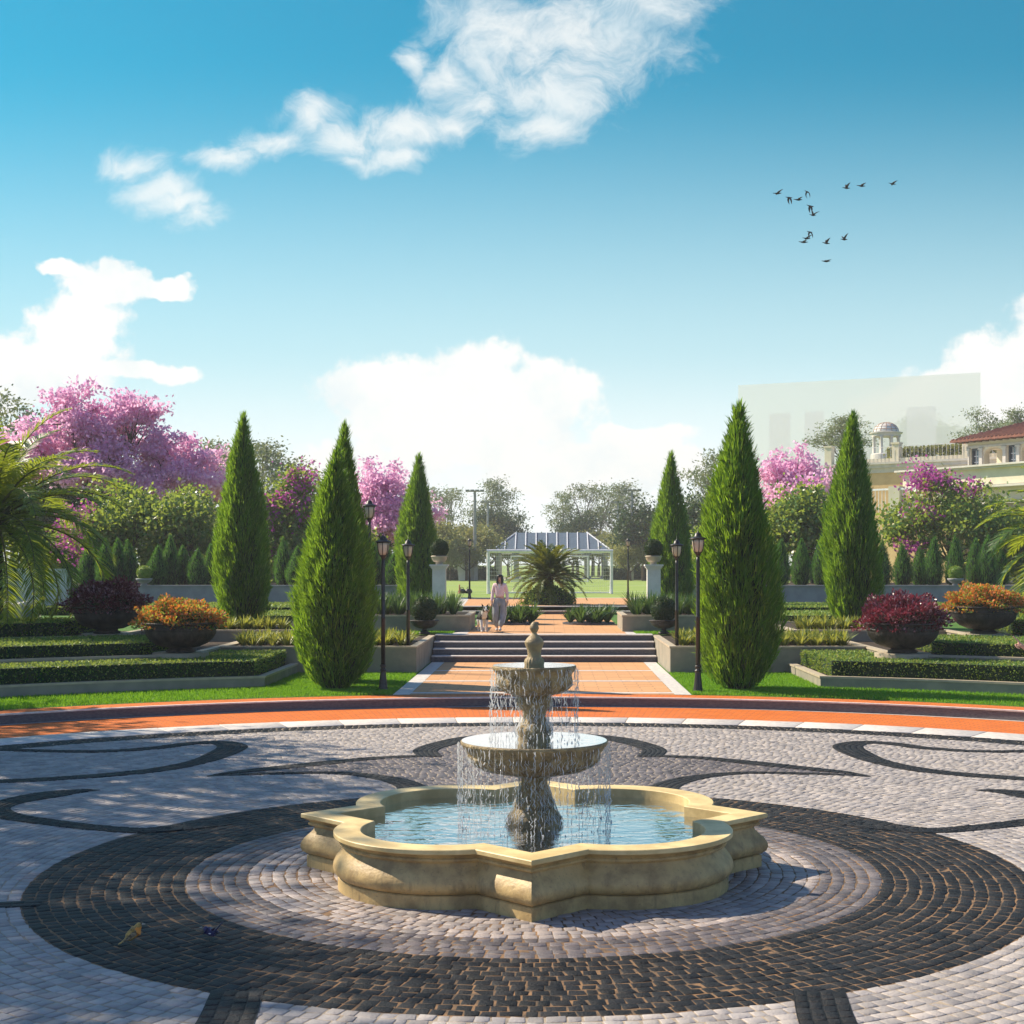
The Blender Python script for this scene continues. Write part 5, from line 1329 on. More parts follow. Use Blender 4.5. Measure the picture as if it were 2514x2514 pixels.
A = far(1559, 125); B = far(1835, 117); Bx = far(1960, 113.5)
tw = thing('terrace_wall', 'sandy stucco terrace wall with railing and hedge below the villa', 'wall', (0, 0, 0))
ZC = 11.28
mb = MB(); slab(mb, A, Bx, 1.0, ZC - .75, 6); mb.build('stucco_wall', [m_stucco], tw)
mb = MB(); slab(mb, A, Bx, ZC - .75, ZC - .35, 6, front=.12); slab(mb, A, Bx, ZC - .35, ZC - .05, 6, front=.30); slab(mb, A, Bx, ZC - .05, ZC + .12, 6, front=.45); mb.build('cornice', [m_trim], tw)
vA, vB = Vector(A), Vector(Bx); e = (vB - vA).normalized(); Lw = (vB - vA).length
def onw(vx):
    """parameter along the terrace wall seen at vx"""
    k = (vx - 1036) / 2737.0
    u = (k * (vA.y + 13.7) - (vA.x - .14)) / (e.x - k * e.y); return u
for vx in (1563, 1690, 1823):
    u = onw(vx); c = vA + e * u
    mb = MB(); slab(mb, c - e * .32, c + e * .32, ZC + .1, ZC + 1.62, .5, front=.1); slab(mb, c - e * .38, c + e * .38, ZC + 1.62, ZC + 1.76, .6, front=.18); mb.build('pier', [m_cream], tw)
mb = MB(); slab(mb, vA + e * 1, vB, ZC + .1, ZC + .45, .5); mb.build('parapet', [m_cream], tw)
mb = MB()
for k in range(int(Lw / .35)):
    c = vA + e * (k * .35 + 1.0); mb.box(c.x - .009, c.x + .009, c.y - .25, c.y - .23, ZC + .45, ZC + 1.42)
slab(mb, vA + e * 1, vB, ZC + 1.40, ZC + 1.44, .04, front=-.2); mb.build('railing', [m_whitem], tw)
nh = 5000; rg = np.random.RandomState(9); u = rg.uniform(5.0, Lw, nh); off = rg.uniform(.9, 2.0, nh)
nrm = np.array([-e.y, e.x]); Pq = np.array(A) + np.outer(u, np.array(e)) + np.outer(off, nrm)
P = np.column_stack([Pq, ZC + .4 + .95 * rg.rand(nh) ** .6]); V, F = leaf_quads(P, rg.normal(size=(nh, 3)) + [0, 0, .5], rg.uniform(.18, .34, nh), rg.uniform(.1, .2, nh), rg)
t = thing('hedge', 'clipped olive hedge running behind the terrace railing', 'hedge', (0, 0, 0)); link('foliage', np_mesh('terrace_hedge', V, F, m_olive), t)

# lower terrace with pier and planter
t = thing('lower_terrace', 'lower sandy terrace with cream piers and railing below the stucco wall', 'terrace', (0, 0, 0))
C1 = far(1650, 112); C2 = far(1790, 107.5); zt = 2.85 + 97 * 112 / 2737
mb = MB(); slab(mb, far(1640, 112.3), C2, 1, zt, 5); mb.build('stucco_wall', [m_stucco], t)
for vx in (1688, 1778):
    c = Vector(far(vx, 112 - (vx - 1650) / 140 * 4.5)); mb = MB(); slab(mb, c - e * .45, c + e * .45, zt - .05, zt + 2.0, .9, front=.15); mb.build('pier', [m_cream], t)
mb = MB(); slab(mb, far(1640, 112.3), C2, zt + 1.72, zt + 1.86, .1)
for k in range(26): c = Vector(C1) + e * (-.5 + k * .28); mb.box(c.x - .02, c.x + .02, c.y - .05, c.y, zt, zt + 1.75)
mb.build('railing', [m_whitem], t)
rg = np.random.RandomState(19); nh = 1200; u = rg.uniform(2.4, 5.2, nh); Pq = np.array(C1) + np.outer(u, np.array(e)) + np.outer(rg.uniform(.5, 1.3, nh), nrm)
P = np.column_stack([Pq, zt + .9 * rg.rand(nh)]); V, F = leaf_quads(P, rg.normal(size=(nh, 3)) + [0, 0, .5], .3, .18, rg)
t = thing('terrace_shrub', 'bright green shrubs behind the lower terrace railing', 'shrub', (0, 0, 0)); link('foliage', np_mesh('terrace_shrub', V, F, m_hedge), t)

# villa
K = Vector(far(1826, 112)); ev = Vector((0.518, -0.855)).normalized(); nv = Vector((ev.y, -ev.x))  # ev along the facade, nv out of it
villa = thing('villa', 'sandstone villa wing with clay tiled hipped roof and arched loggia', 'villa', (0, 0, 0))
zf = 10.25; ze = 12.35
def vp(u, o, z): q = K + ev * u + nv * o; return (q.x, q.y, z)
def vbox(mb, u0, u1, o0, o1, z0, z1, mi=0):
    mb.prism([vp(u0, o0, 0)[:2], vp(u1, o0, 0)[:2], vp(u1, o1, 0)[:2], vp(u0, o1, 0)[:2]], z0, z1, mi)
bay = 4.4; NB = 4
mb = MB()
vbox(mb, 0, 22, -7, -3.2, zf, ze)                       # rear block
vbox(mb, 0, 22, -3.2, 0, ze - .55, ze)                     # frieze beam
# openings measured along the facade: door, arch, door ...
edges = [(0, .32), (1.12, 1.62), (3.4, 3.9), (4.7, 5.2), (7.0, 7.5), (8.3, 8.8), (10.6, 11.1), (11.9, 22)]
for a, c in edges: vbox(mb, a, c, -.6, 0, zf, ze - .55)
mb.build('wall', [m_cream], villa)
mb = MB()
for a, c in edges: vbox(mb, a + .1, c - .1, -.1, .12, zf, ze - .62); vbox(mb, a + .02, c - .02, -.1, .18, ze - .75, ze - .6)
vbox(mb, -.05, 22, -.1, .1, ze - .58, ze - .40); vbox(mb, -.05, 22, -.1, .16, ze - .22, ze); mb.build('pilaster', [m_trim], villa)
for a, c in ((1.62, 3.4), (5.2, 7.0), (8.8, 10.6)):
    # arch spandrel as a solid with an arched cut
    mb = MB(); n = 16; w_ = c - a; rr_ = w_ / 2; pts = []
    zs = ze - .55
    arc = [(a + rr_ - rr_ * math.cos(PI * k / n), zf + 1.02 + .46 * math.sin(PI * k / n)) for k in range(n + 1)]
    for k in range(n):
        (u0, za), (u1, zb) = arc[k], arc[k + 1]
        q = [vp(u0, 0, za), vp(u1, 0, zb), vp(u1, 0, zs), vp(u0, 0, zs)]; r = [vp(u0, -.6, za), vp(u1, -.6, zb), vp(u1, -.6, zs), vp(u0, -.6, zs)]
        mb.add(q + r, [(0, 1, 2, 3), (7, 6, 5, 4), (0, 4, 5, 1)])
    mb.build('arch', [m_cream], villa)
for a, c in ((.32, 1.12), (3.9, 4.7), (7.5, 8.3), (11.1, 11.9)):
    fr = MB(); vbox(fr, a, a + .1, -.4, -.12, zf, ze - .55); vbox(fr, c - .1, c, -.4, -.12, zf, ze - .55); vbox(fr, a + .1, c - .1, -.4, -.12, ze - .72, ze - .55)
    fo = fr.build('window', [m_dk], villa)
    g = MB(); vbox(g, a + .1, c - .1, -.36, -.30, zf, ze - .72); link('pane', g.mesh('pane', [m_gl]), fo)
    g = MB()
    for k in (1, 2): u = a + .1 + (c - a - .2) * k / 3; vbox(g, u - .02, u + .02, -.30, -.24, zf, ze - .72)
    for k in (1, 2): z = zf + (ze - .72 - zf) * k / 3; vbox(g, a + .1, c - .1, -.30, -.25, z - .03, z + .03)
    link('muntin', g.mesh('muntin', [m_whitem]), fo)
ov = .95; zr = ze + 1.75
e0 = [vp(-ov, ov, ze + .05), vp(23, ov, ze + .05), vp(23, -8 - ov, ze + .05), vp(-ov, -8 - ov, ze + .05), vp(4.2, -4, zr), vp(19, -4, zr)]
mb = MB(); lo = [(x, y, z - .14) for x, y, z in e0[:4]]
mb.add(e0 + lo, [(0, 1, 5, 4), (1, 2, 5), (2, 3, 4, 5), (3, 0, 4), (0, 6, 7, 1), (3, 9, 6, 0), (1, 7, 8, 2), (6, 9, 8, 7)]); roof = mb.build('roof', [m_roof], villa)
mb = MB()
for k in range(62):
    u = -ov + (23 + ov) * (k + .5) / 62
    f = min(1.0, (u + ov) / (4.2 + ov)) if u < 4.2 else (1.0 if u < 19 else (23 - u) / 4)
    mb.tube([vp(u, ov, ze + .07), vp(u, ov - (4 + ov) * f, ze + .07 + (zr - ze - .05) * f)], .085, 6)
for k in range(22):
    o_ = ov - (8 + 2 * ov) * (k + .5) / 22; f = 1 - abs((o_ + 4) / (4 + ov)); mb.tube([vp(-ov, o_, ze + .07), vp(-ov + (4.2 + ov) * f, o_, ze + .07 + (zr - ze - .05) * f)], .085, 6)
link('roof_tiles', mb.mesh('roof_tiles', [m_roof], True), roof)
mb = MB()
for k in range(36): u = -.5 + k * .65; vbox(mb, u, u + .16, .05, .80, ze - .16, ze - .02)
m_wood = mat('dark_timber', (.10, .06, .035), .7); mb.build('eave_bracket', [m_wood], villa)
# balcony and its base
bl = thing('balcony_terrace', 'cream banded balcony terrace in front of the villa above pink blockwork', 'terrace', (0, 0, 0))
mb = MB(); vbox(mb, -4.5, 26, -8.5, 2.4, 8.75, 9.95); vbox(mb, -4.5, 26, -8.5, 1.6, 7.55, 8.75); mb.build('cream_band', [m_cream], bl)
mb = MB(); vbox(mb, -4.8, 26, -8.6, 2.75, 9.95, 10.10); vbox(mb, -4.9, 26, -8.6, 2.95, 10.10, 10.24); vbox(mb, -4.7, 26, -8.6, 2.6, 8.55, 8.72); vbox(mb, -4.8, 26, -8.6, 2.2, 7.35, 7.55); mb.build('cornice', [m_trim], bl)
mb = MB(); vbox(mb, -4.2, 26, -8.6, 1.9, 1.0, 7.35); mb.build('block_base', [m_block], bl)

# domed gazebo
x, y = far(1672, 131); gz = 2.85 + 207 * 131 / 2737
t = thing('domed_gazebo', 'round white gazebo with a latticed dome on the upper terrace', 'gazebo', (x, y, gz))
hc = 34 * 131 / 2737; rg_ = 27.5 * 131 / 2737
mb = MB(); mb.lathe([(rg_ * 1.05, -2.0), (rg_ * 1.05, 0), (rg_, .08)], 32); mb.build('base', [m_trim], t)
for k in range(8):
    a = 2 * PI * k / 8 + .2; cx, cy = rg_ * .88 * math.cos(a), rg_ * .88 * math.sin(a)
    mb = MB(); mb.lathe([(.19, 0), (.19, .1), (.14, .14), (.12, hc - .2), (.17, hc - .1), (.19, hc)], 12, cx, cy); mb.build('column', [m_trim], t, True)
mb = MB(); mb.lathe([(rg_ * .98, hc), (rg_ * 1.0, hc + .22), (rg_ * 1.10, hc + .26), (rg_ * 1.12, hc + .36), (rg_ * .9, hc + .42)], 40); mb.build('entablature', [m_trim], t)
rd = rg_ * .86; mb = MB(); mb.lathe([(rd * math.cos(q), hc + .38 + rd * .80 * math.sin(q)) for q in np.linspace(0, 1.5, 10)], 32); mb.build('dome', [m_plas], t, True)
mb = MB()
for k in range(14):
    a = 2 * PI * k / 14; mb.tube([(rd * 1.01 * math.cos(q) * math.cos(a), rd * 1.01 * math.cos(q) * math.sin(a), hc + .38 + rd * .81 * math.sin(q)) for q in np.linspace(0, 1.5, 9)], .025, 4)
for q in (.3, .6, .9, 1.2): mb.tube([(rd * 1.01 * math.cos(q) * math.cos(a), rd * 1.01 * math.cos(q) * math.sin(a), hc + .38 + rd * .81 * math.sin(q)) for a in np.linspace(0, 2 * PI, 33)], .025, 4)
m_lat = mat('lattice_wood', (.42, .25, .16), .6); mb.build('lattice', [m_lat], t)
i = 0
for vx, d, vt in ((1868, 140, 770), (1900, 145, 790), (1925, 135, 775)):
    x, y, zt = far(vx, d, vt); sc = (zt - 8) / 13.3
    plant_tree('airy_tree', 'green tree rising behind the villa roof', 'tree', gum[i % 3], (x, y, 8), i * 2.2, sc, 'trees behind the villa roof'); i += 1
for vx, d, vt in ((1700, 245, 800), (1735, 240, 788), (1775, 245, 795), (1810, 240, 800), (1480, 250, 855), (1660, 245, 835)):
    x, y, zt = far(vx, d, vt); sc = (zt - 8) / 13.3
    plant_tree('airy_tree', 'faded blue green tree seen through the pale translucent building', 'tree', gum[(i + 1) % 3], (x, y, 8), i * 2.2, (sc * 1.5, sc * 1.5, sc), 'faded trees at the pale building'); i += 1

# pale translucent building veil
m_veil = bpy.data.materials.new('translucent_veil'); m_veil.use_nodes = True; t = NT(m_veil.node_tree); t.n.clear()
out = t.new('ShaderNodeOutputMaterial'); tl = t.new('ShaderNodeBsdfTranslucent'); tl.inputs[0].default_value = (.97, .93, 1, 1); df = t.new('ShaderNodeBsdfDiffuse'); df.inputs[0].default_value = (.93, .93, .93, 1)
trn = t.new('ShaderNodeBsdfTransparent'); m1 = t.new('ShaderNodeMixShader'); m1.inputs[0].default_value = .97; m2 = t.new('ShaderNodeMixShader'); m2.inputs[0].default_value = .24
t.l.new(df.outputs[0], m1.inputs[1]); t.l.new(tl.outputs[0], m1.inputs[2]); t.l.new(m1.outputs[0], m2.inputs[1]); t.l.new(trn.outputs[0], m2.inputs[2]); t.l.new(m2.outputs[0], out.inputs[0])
m_clear = bpy.data.materials.new('clear_panel'); m_clear.use_nodes = True; t = NT(m_clear.node_tree); t.n.clear(); out = t.new('ShaderNodeOutputMaterial'); trn = t.new('ShaderNodeBsdfTransparent'); trn.inputs[0].default_value = (.99, .99, .99, 1); gl = t.new('ShaderNodeBsdfGlossy'); mx = t.new('ShaderNodeMixShader'); mx.inputs[0].default_value = .02
t.l.new(trn.outputs[0], mx.inputs[1]); t.l.new(gl.outputs[0], mx.inputs[2]); t.l.new(mx.outputs[0], out.inputs[0])
A = far(1393, 215); B = far(1850, 208); zt = 2.85 + 338 * 215 / 2737; zt2 = 2.85 + 362 * 208 / 2737
t = thing('pale_building', 'pale translucent white block of a building rising behind the largest cypress and villa', 'building', (0, 0, 0))
def veil_panel(name, a, c, top, th, front):
    P0 = Vector(A).lerp(Vector(B), a); P1 = Vector(A).lerp(Vector(B), c); za = zt + (zt2 - zt) * a - top; zb = zt + (zt2 - zt) * c - top
    mb = MB(); vs = [(P0.x, P0.y - front, 1.0), (P1.x, P1.y - front, 1.0), (P1.x, P1.y - front, zb), (P0.x, P0.y - front, za), (P0.x, P0.y + th, 1.0), (P1.x, P1.y + th, 1.0), (P1.x, P1.y + th, zb), (P0.x, P0.y + th, za)]
    mb.add(vs, [(0, 1, 2, 3)], 0); mb.add(vs, [(5, 4, 7, 6), (1, 5, 6, 2), (4, 0, 3, 7), (3, 2, 6, 7)], 1); mb.build(name, [m_veil, m_clear], t)
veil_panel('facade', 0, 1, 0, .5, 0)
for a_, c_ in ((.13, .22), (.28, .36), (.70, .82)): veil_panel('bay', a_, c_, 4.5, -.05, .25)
# ------------------------------------------------------------------ people and animals
def skin(name, verts, edges, radii, mats, fn=None, sub=2, root=0):
    me = bpy.data.meshes.new(name); me.from_pydata(verts, edges, [])
    ob = bpy.data.objects.new(name, me); COL.objects.link(ob)
    md = ob.modifiers.new('Skin', 'SKIN'); md.use_smooth_shade = True
    sv = me.skin_vertices[0].data
    for k, r_ in enumerate(radii): sv[k].radius = r_ if isinstance(r_, tuple) else (r_, r_)
    sv[root].use_root = True
    ss = ob.modifiers.new('Sub', 'SUBSURF'); ss.levels = sub; ss.render_levels = sub
    dg = bpy.context.evaluated_depsgraph_get()
    out = bpy.data.meshes.new_from_object(ob.evaluated_get(dg)); out.name = name
    bpy.data.objects.remove(ob); bpy.data.meshes.remove(me)
    out.materials.clear()
    for m in mats: out.materials.append(m)
    for p in out.polygons:
        p.use_smooth = True
        p.material_index = fn(p.center) if fn else 0
    return out


class SK:
    def __init__(self): self.v = []; self.e = []; self.r = []
    def chain(self, pts, start=None):
        prev = start
        for (x, y, z, r_) in pts:
            self.v.append((x, y, z)); self.r.append(r_); k = len(self.v) - 1
            if prev is not None: self.e.append((prev, k))
            prev = k
        return prev


def ell(mb, c, r_, seg=10, rings=7, mi=0):
    vs = []; fs = []
    for i in range(rings + 1):
        ph = -PI / 2 + PI * i / rings
        for k in range(seg):
            a = 2 * PI * k / seg; vs.append((c[0] + r_[0] * math.cos(ph) * math.cos(a), c[1] + r_[1] * math.cos(ph) * math.sin(a), c[2] + r_[2] * math.sin(ph)))
    for i in range(rings):
        for k in range(seg): fs.append((i * seg + k, i * seg + (k + 1) % seg, (i + 1) * seg + (k + 1) % seg, (i + 1) * seg + k))
    mb.add(vs, fs, mi)


m_skin = mat('skin', (0.62, 0.36, 0.26), 0.5, (0.58, 0.32, 0.23), 20, spec=.3)
m_hair = mat('black_hair', (0.012, 0.010, 0.009), 0.4, (0.022, 0.017, 0.014), 30, stretch=(6, 6, .5))
m_cardi = mat('pink_knit', (0.92, 0.68, 0.68), 0.85, (0.84, 0.56, 0.57), 22, .4, 60)
m_shirt = mat('white_shirt', (0.75, 0.74, 0.72), 0.8)
m_pants = mat('grey_cloth', (0.36, 0.38, 0.40), 0.8, (0.25, 0.27, 0.28), 9, .5, 14, stretch=(1, 1, .4))
m_shoe = mat('pale_shoe', (0.62, 0.60, 0.57), 0.6)
m_lip = mat('lips', (0.45, 0.10, 0.09), .5); m_eye = mat('dark_eye', (.015, .012, .01), .2)


def fingers(sk, palm_i, c, d, across, L, curls, thumb_dir, r_=.0085):
    """four fingers and a thumb that grow out of a palm vertex"""
    c = Vector(c); d = Vector(d).normalized(); ac = Vector(across).normalized(); up = d.cross(ac)
    for k in range(4):
        o_ = c + ac * (k - 1.5) * .021 + d * .035; ln = L * (.92, 1.0, .95, .78)[k]; p = o_; dd = d.copy(); pts = [(p.x, p.y, p.z, r_ * 1.15)]
        for j in range(3):
            dd = (Matrix.Rotation(curls[k], 3, ac) @ dd); p = p + dd * ln * (.45, .32, .23)[j]; pts.append((p.x, p.y, p.z, r_ * (1, .92, .78)[j]))
        sk.chain(pts, palm_i)
    td = Vector(thumb_dir).normalized(); p = c - ac * .035 - d * .01
    pts = [(p.x, p.y, p.z, r_ * 1.3)]
    for j in range(2): p = p + (td * (1 - .25 * j) + d * .25 * j).normalized() * L * .36; pts.append((p.x, p.y, p.z, r_ * (1.1, .9)[j]))
    sk.chain(pts, palm_i)


def woman(loc, rz):
    t = thing('person', 'woman in a pink cardigan and grey striped trousers walking a dog down the path', 'person', loc, rz)
    sk = SK()
    pel = sk.chain([(0, 0, .93, (.135, .095))])
    ch = sk.chain([(0, -.01, 1.08, (.115, .085)), (0, -.01, 1.25, (.135, .10)), (0, .005, 1.36, (.12, .075)), (0, .005, 1.42, .047), (0, -.005, 1.47, .045), (0, -.012, 1.535, (.073, .085)), (0, -.008, 1.60, (.07, .08)), (0, 0, 1.64, .035)], pel)
    chest = 2
    for s in (-1, 1):
        sk_end = sk.chain([(s * .15, .01, 1.365, .05), (s * .205, .03, 1.12, .038), (s * .225, -.04, .90, .026), (s * .232, -.06, .83, (.018, .036))], 3)
        fingers(sk, sk_end, (s * .232, -.06, .83), (0, -.25, -1), (0, -1, .1), .085, [.25 * -s] * 4, (0, -.7, -.6), .0088)
    sk.chain([(-.085, 0, .88, .085), (-.09, -.06, .49, .056), (-.085, .02, .09, .038), (-.085, -.12, .03, .03)], pel)
    sk.chain([(.085, 0, .88, .085), (.07, -.02, .49, .056), (.035, -.20, .10, .038), (.035, -.34, .045, .03)], pel)
    me = skin('person_body', sk.v, sk.e, sk.r, [m_skin]); link('body', me, t)
    # face
    mb = MB(); ell(mb, (0, -.098, 1.535), (.011, .016, .018), 8, 6); mb.build('nose', [m_skin], t, True)
    mb = MB(); ell(mb, (0, -.093, 1.503), (.022, .010, .008), 10, 6); mb.build('mouth', [m_lip], t, True)
    for s in (-1, 1):
        mb = MB(); ell(mb, (s * .027, -.088, 1.56), (.011, .007, .006), 8, 6); mb.build('eye', [m_eye], t, True)
    # hair: cap and long sides
    mb = MB(); n = 20
    prof = [(0.0, 1.672), (.05, 1.665), (.082, 1.635), (.094, 1.59), (.098, 1.53), (.102, 1.45), (.108, 1.38), (.105, 1.31), (.09, 1.27)]
    vs = []; fs = []
    for r_, z in prof:
        for k in range(n + 1):
            a = R(-62) + R(304) * k / n - 0; a2 = a
            vs.append((r_ * math.cos(a2) * (1.0), .018 + r_ * math.sin(a2) * (1.08 if z > 1.45 else .9), z + (.012 * math.sin(k * 2.3) if z < 1.35 else 0)))
    for i in range(len(prof) - 1):
        for k in range(n): fs.append((i * (n + 1) + k, i * (n + 1) + k + 1, (i + 1) * (n + 1) + k + 1, (i + 1) * (n + 1) + k))
    mb.add(vs, fs); ho = mb.build('hair', [m_hair], t, True); sm = ho.modifiers.new('s', 'SOLIDIFY'); sm.thickness = .018; sm.offset = 0
    mb2 = MB(); ell(mb2, (0, -.02, 1.625), (.085, .085, .048), 14, 8); link('fringe', mb2.mesh('fringe', [m_hair], True), t)
    # cardigan
    sk = SK(); a0 = sk.chain([(0, -.005, .99, (.155, .115))]); sk.chain([(0, -.01, 1.10, (.145, .112)), (0, -.01, 1.25, (.155, .122)), (0, .005, 1.37, (.13, .088)), (0, .015, 1.415, (.07, .06))], a0)
    for s in (-1, 1): sk.chain([(s * .155, .01, 1.36, .066), (s * .212, .03, 1.12, .055), (s * .232, -.04, .91, .043), (s * .234, -.045, .88, .034)], 3)
    link('cardigan', skin('cardigan', sk.v, sk.e, sk.r, [m_cardi]), t)
    mb = MB(); mb.add([(-.045, -.135, 1.39), (.045, -.135, 1.39), (0, -.148, 1.22), (-.045, -.10, 1.40), (.045, -.10, 1.40), (0, -.11, 1.22)], [(0, 2, 1), (0, 3, 5, 2), (1, 2, 5, 4)]); mb.build('shirt_front', [m_shirt], t)
    # trousers: wide, gathered at the ankle
    sk = SK(); a0 = sk.chain([(0, 0, .97, (.15, .112))]); sk.chain([(0, 0, 1.02, (.138, .105))], a0)
    sk.chain([(-.10, 0, .84, .115), (-.11, -.05, .50, .10), (-.10, .01, .22, .092), (-.088, .02, .11, .055)], a0)
    sk.chain([(.10, 0, .84, .115), (.095, -.03, .50, .10), (.055, -.15, .24, .092), (.038, -.195, .12, .055)], a0)
    link('trousers', skin('trousers', sk.v, sk.e, sk.r, [m_pants]), t)
    mb = MB()
    mb.tube([(-.205, -.03, .88), (-.213, -.07, .50), (-.196, -.02, .22)], .010, 6); mb.tube([(.205, -.03, .88), (.197, -.05, .50), (.150, -.19, .24)], .010, 6); mb.build('side_stripe', [m_shirt], t)
    for cx, cy, cz, tilt in ((-.085, -.04, .045, 0), (.035, -.25, .06, .2)):
        mb = MB(); ell(mb, (cx, cy, cz), (.045, .125, .045), 12, 8); mb.build('shoe', [m_shoe], t, True)
    return t


gx, gy, gz = at(943, 1191, .876); woman((gx, gy, .880), R(-4))

# dog
m_dogw = mat('white_fur', (0.66, 0.64, 0.60), .9, (.56, .54, .50), 14, .5, 60); m_dogb = mat('black_fur', (.013, .012, .013), .7, (.03, .028, .028), 14, .5, 60)
t = thing('dog', 'black and white collie type dog walking beside the woman', 'dog', at(911.5, 1193, .876)[:2] + (.876,), R(10), scale=1.22)
sk = SK(); pl = sk.chain([(0, .30, .43, (.095, .10))]); sk.chain([(0, .12, .42, (.085, .095)), (0, -.08, .42, (.105, .12)), (0, -.22, .45, (.085, .10)), (0, -.30, .52, .065), (.01, -.36, .575, (.072, .07)), (.01, -.45, .55, .042), (.01, -.51, .535, .028)], pl)
fr = 2
for s, fy in ((-1, -.26), (1, -.12)): sk.chain([(s * .07, -.12, .33, .05), (s * .065, (-.12 + fy) / 2 - .02, .17, .034), (s * .06, fy + .02, .035, .030), (s * .06, fy - .03, .022, .028)], fr)
for s, fy in ((-1, .38), (1, .26)): sk.chain([(s * .075, .27, .33, .065), (s * .075, .22, .22, .042), (s * .075, .34 if s < 0 else .30, .13, .027), (s * .07, fy - .03, .035, .028), (s * .07, fy - .08, .022, .026)], pl)
sk.chain([(0, .42, .46, .035), (0, .52, .42, .035), (0, .60, .38, .022)], pl)


def dogcol(c):
    x, y, z = c
    if y < -.30 and z > .50: return 0 if abs(x - .01) < .014 or (y < -.45 and z < .56) else 1
    if abs(x) > .055 and z > .30 and y > -.25: return 1
    if y < -.14: return 0
    if z < .34: return 0
    return 1 if abs(x) > .03 or y > -.05 else 0


link('body', skin('dog_body', sk.v, sk.e, sk.r, [m_dogw, m_dogb], dogcol), t)
for s in (-1, 1):
    mb = MB(); mb.add([(s * .025, -.345, .635), (s * .075, -.345, .615), (s * .085, -.37, .70), (s * .04, -.32, .64), (s * .07, -.32, .61)], [(0, 1, 2), (3, 2, 4), (0, 2, 3), (1, 4, 2)]); mb.build('ear', [m_dogb], t)
    mb = MB(); ell(mb, (.01 + s * .034, -.415, .592), (.008, .007, .008), 8, 6); mb.build('eye', [m_eye], t, True)
mb = MB(); ell(mb, (.01, -.537, .538), (.016, .012, .012), 8, 6); mb.build('nose', [m_eye], t, True)
mb = MB(); ell(mb, (.01, -.505, .50), (.014, .022, .010), 8, 6); mb.build('tongue', [m_lip], t, True)
mred = mat('red_leash', (.45, .06, .05), .6)
hx = Vector((gx - .235, gy - .08, .88 + .80)); dx = Vector((at(911.5, 1193, .876)[0] + .03, at(911.5, 1193, .876)[1] - .27, .876 + .50))
mb = MB(); mb.tube([hx.lerp(dx, u) + Vector((0, 0, -.10 * math.sin(PI * u))) for u in np.linspace(0, 1, 10)], .006, 5); tag(mb.build('dog_leash', [mred]), 'thin red leash from the woman\'s hand down to the dog', 'leash')

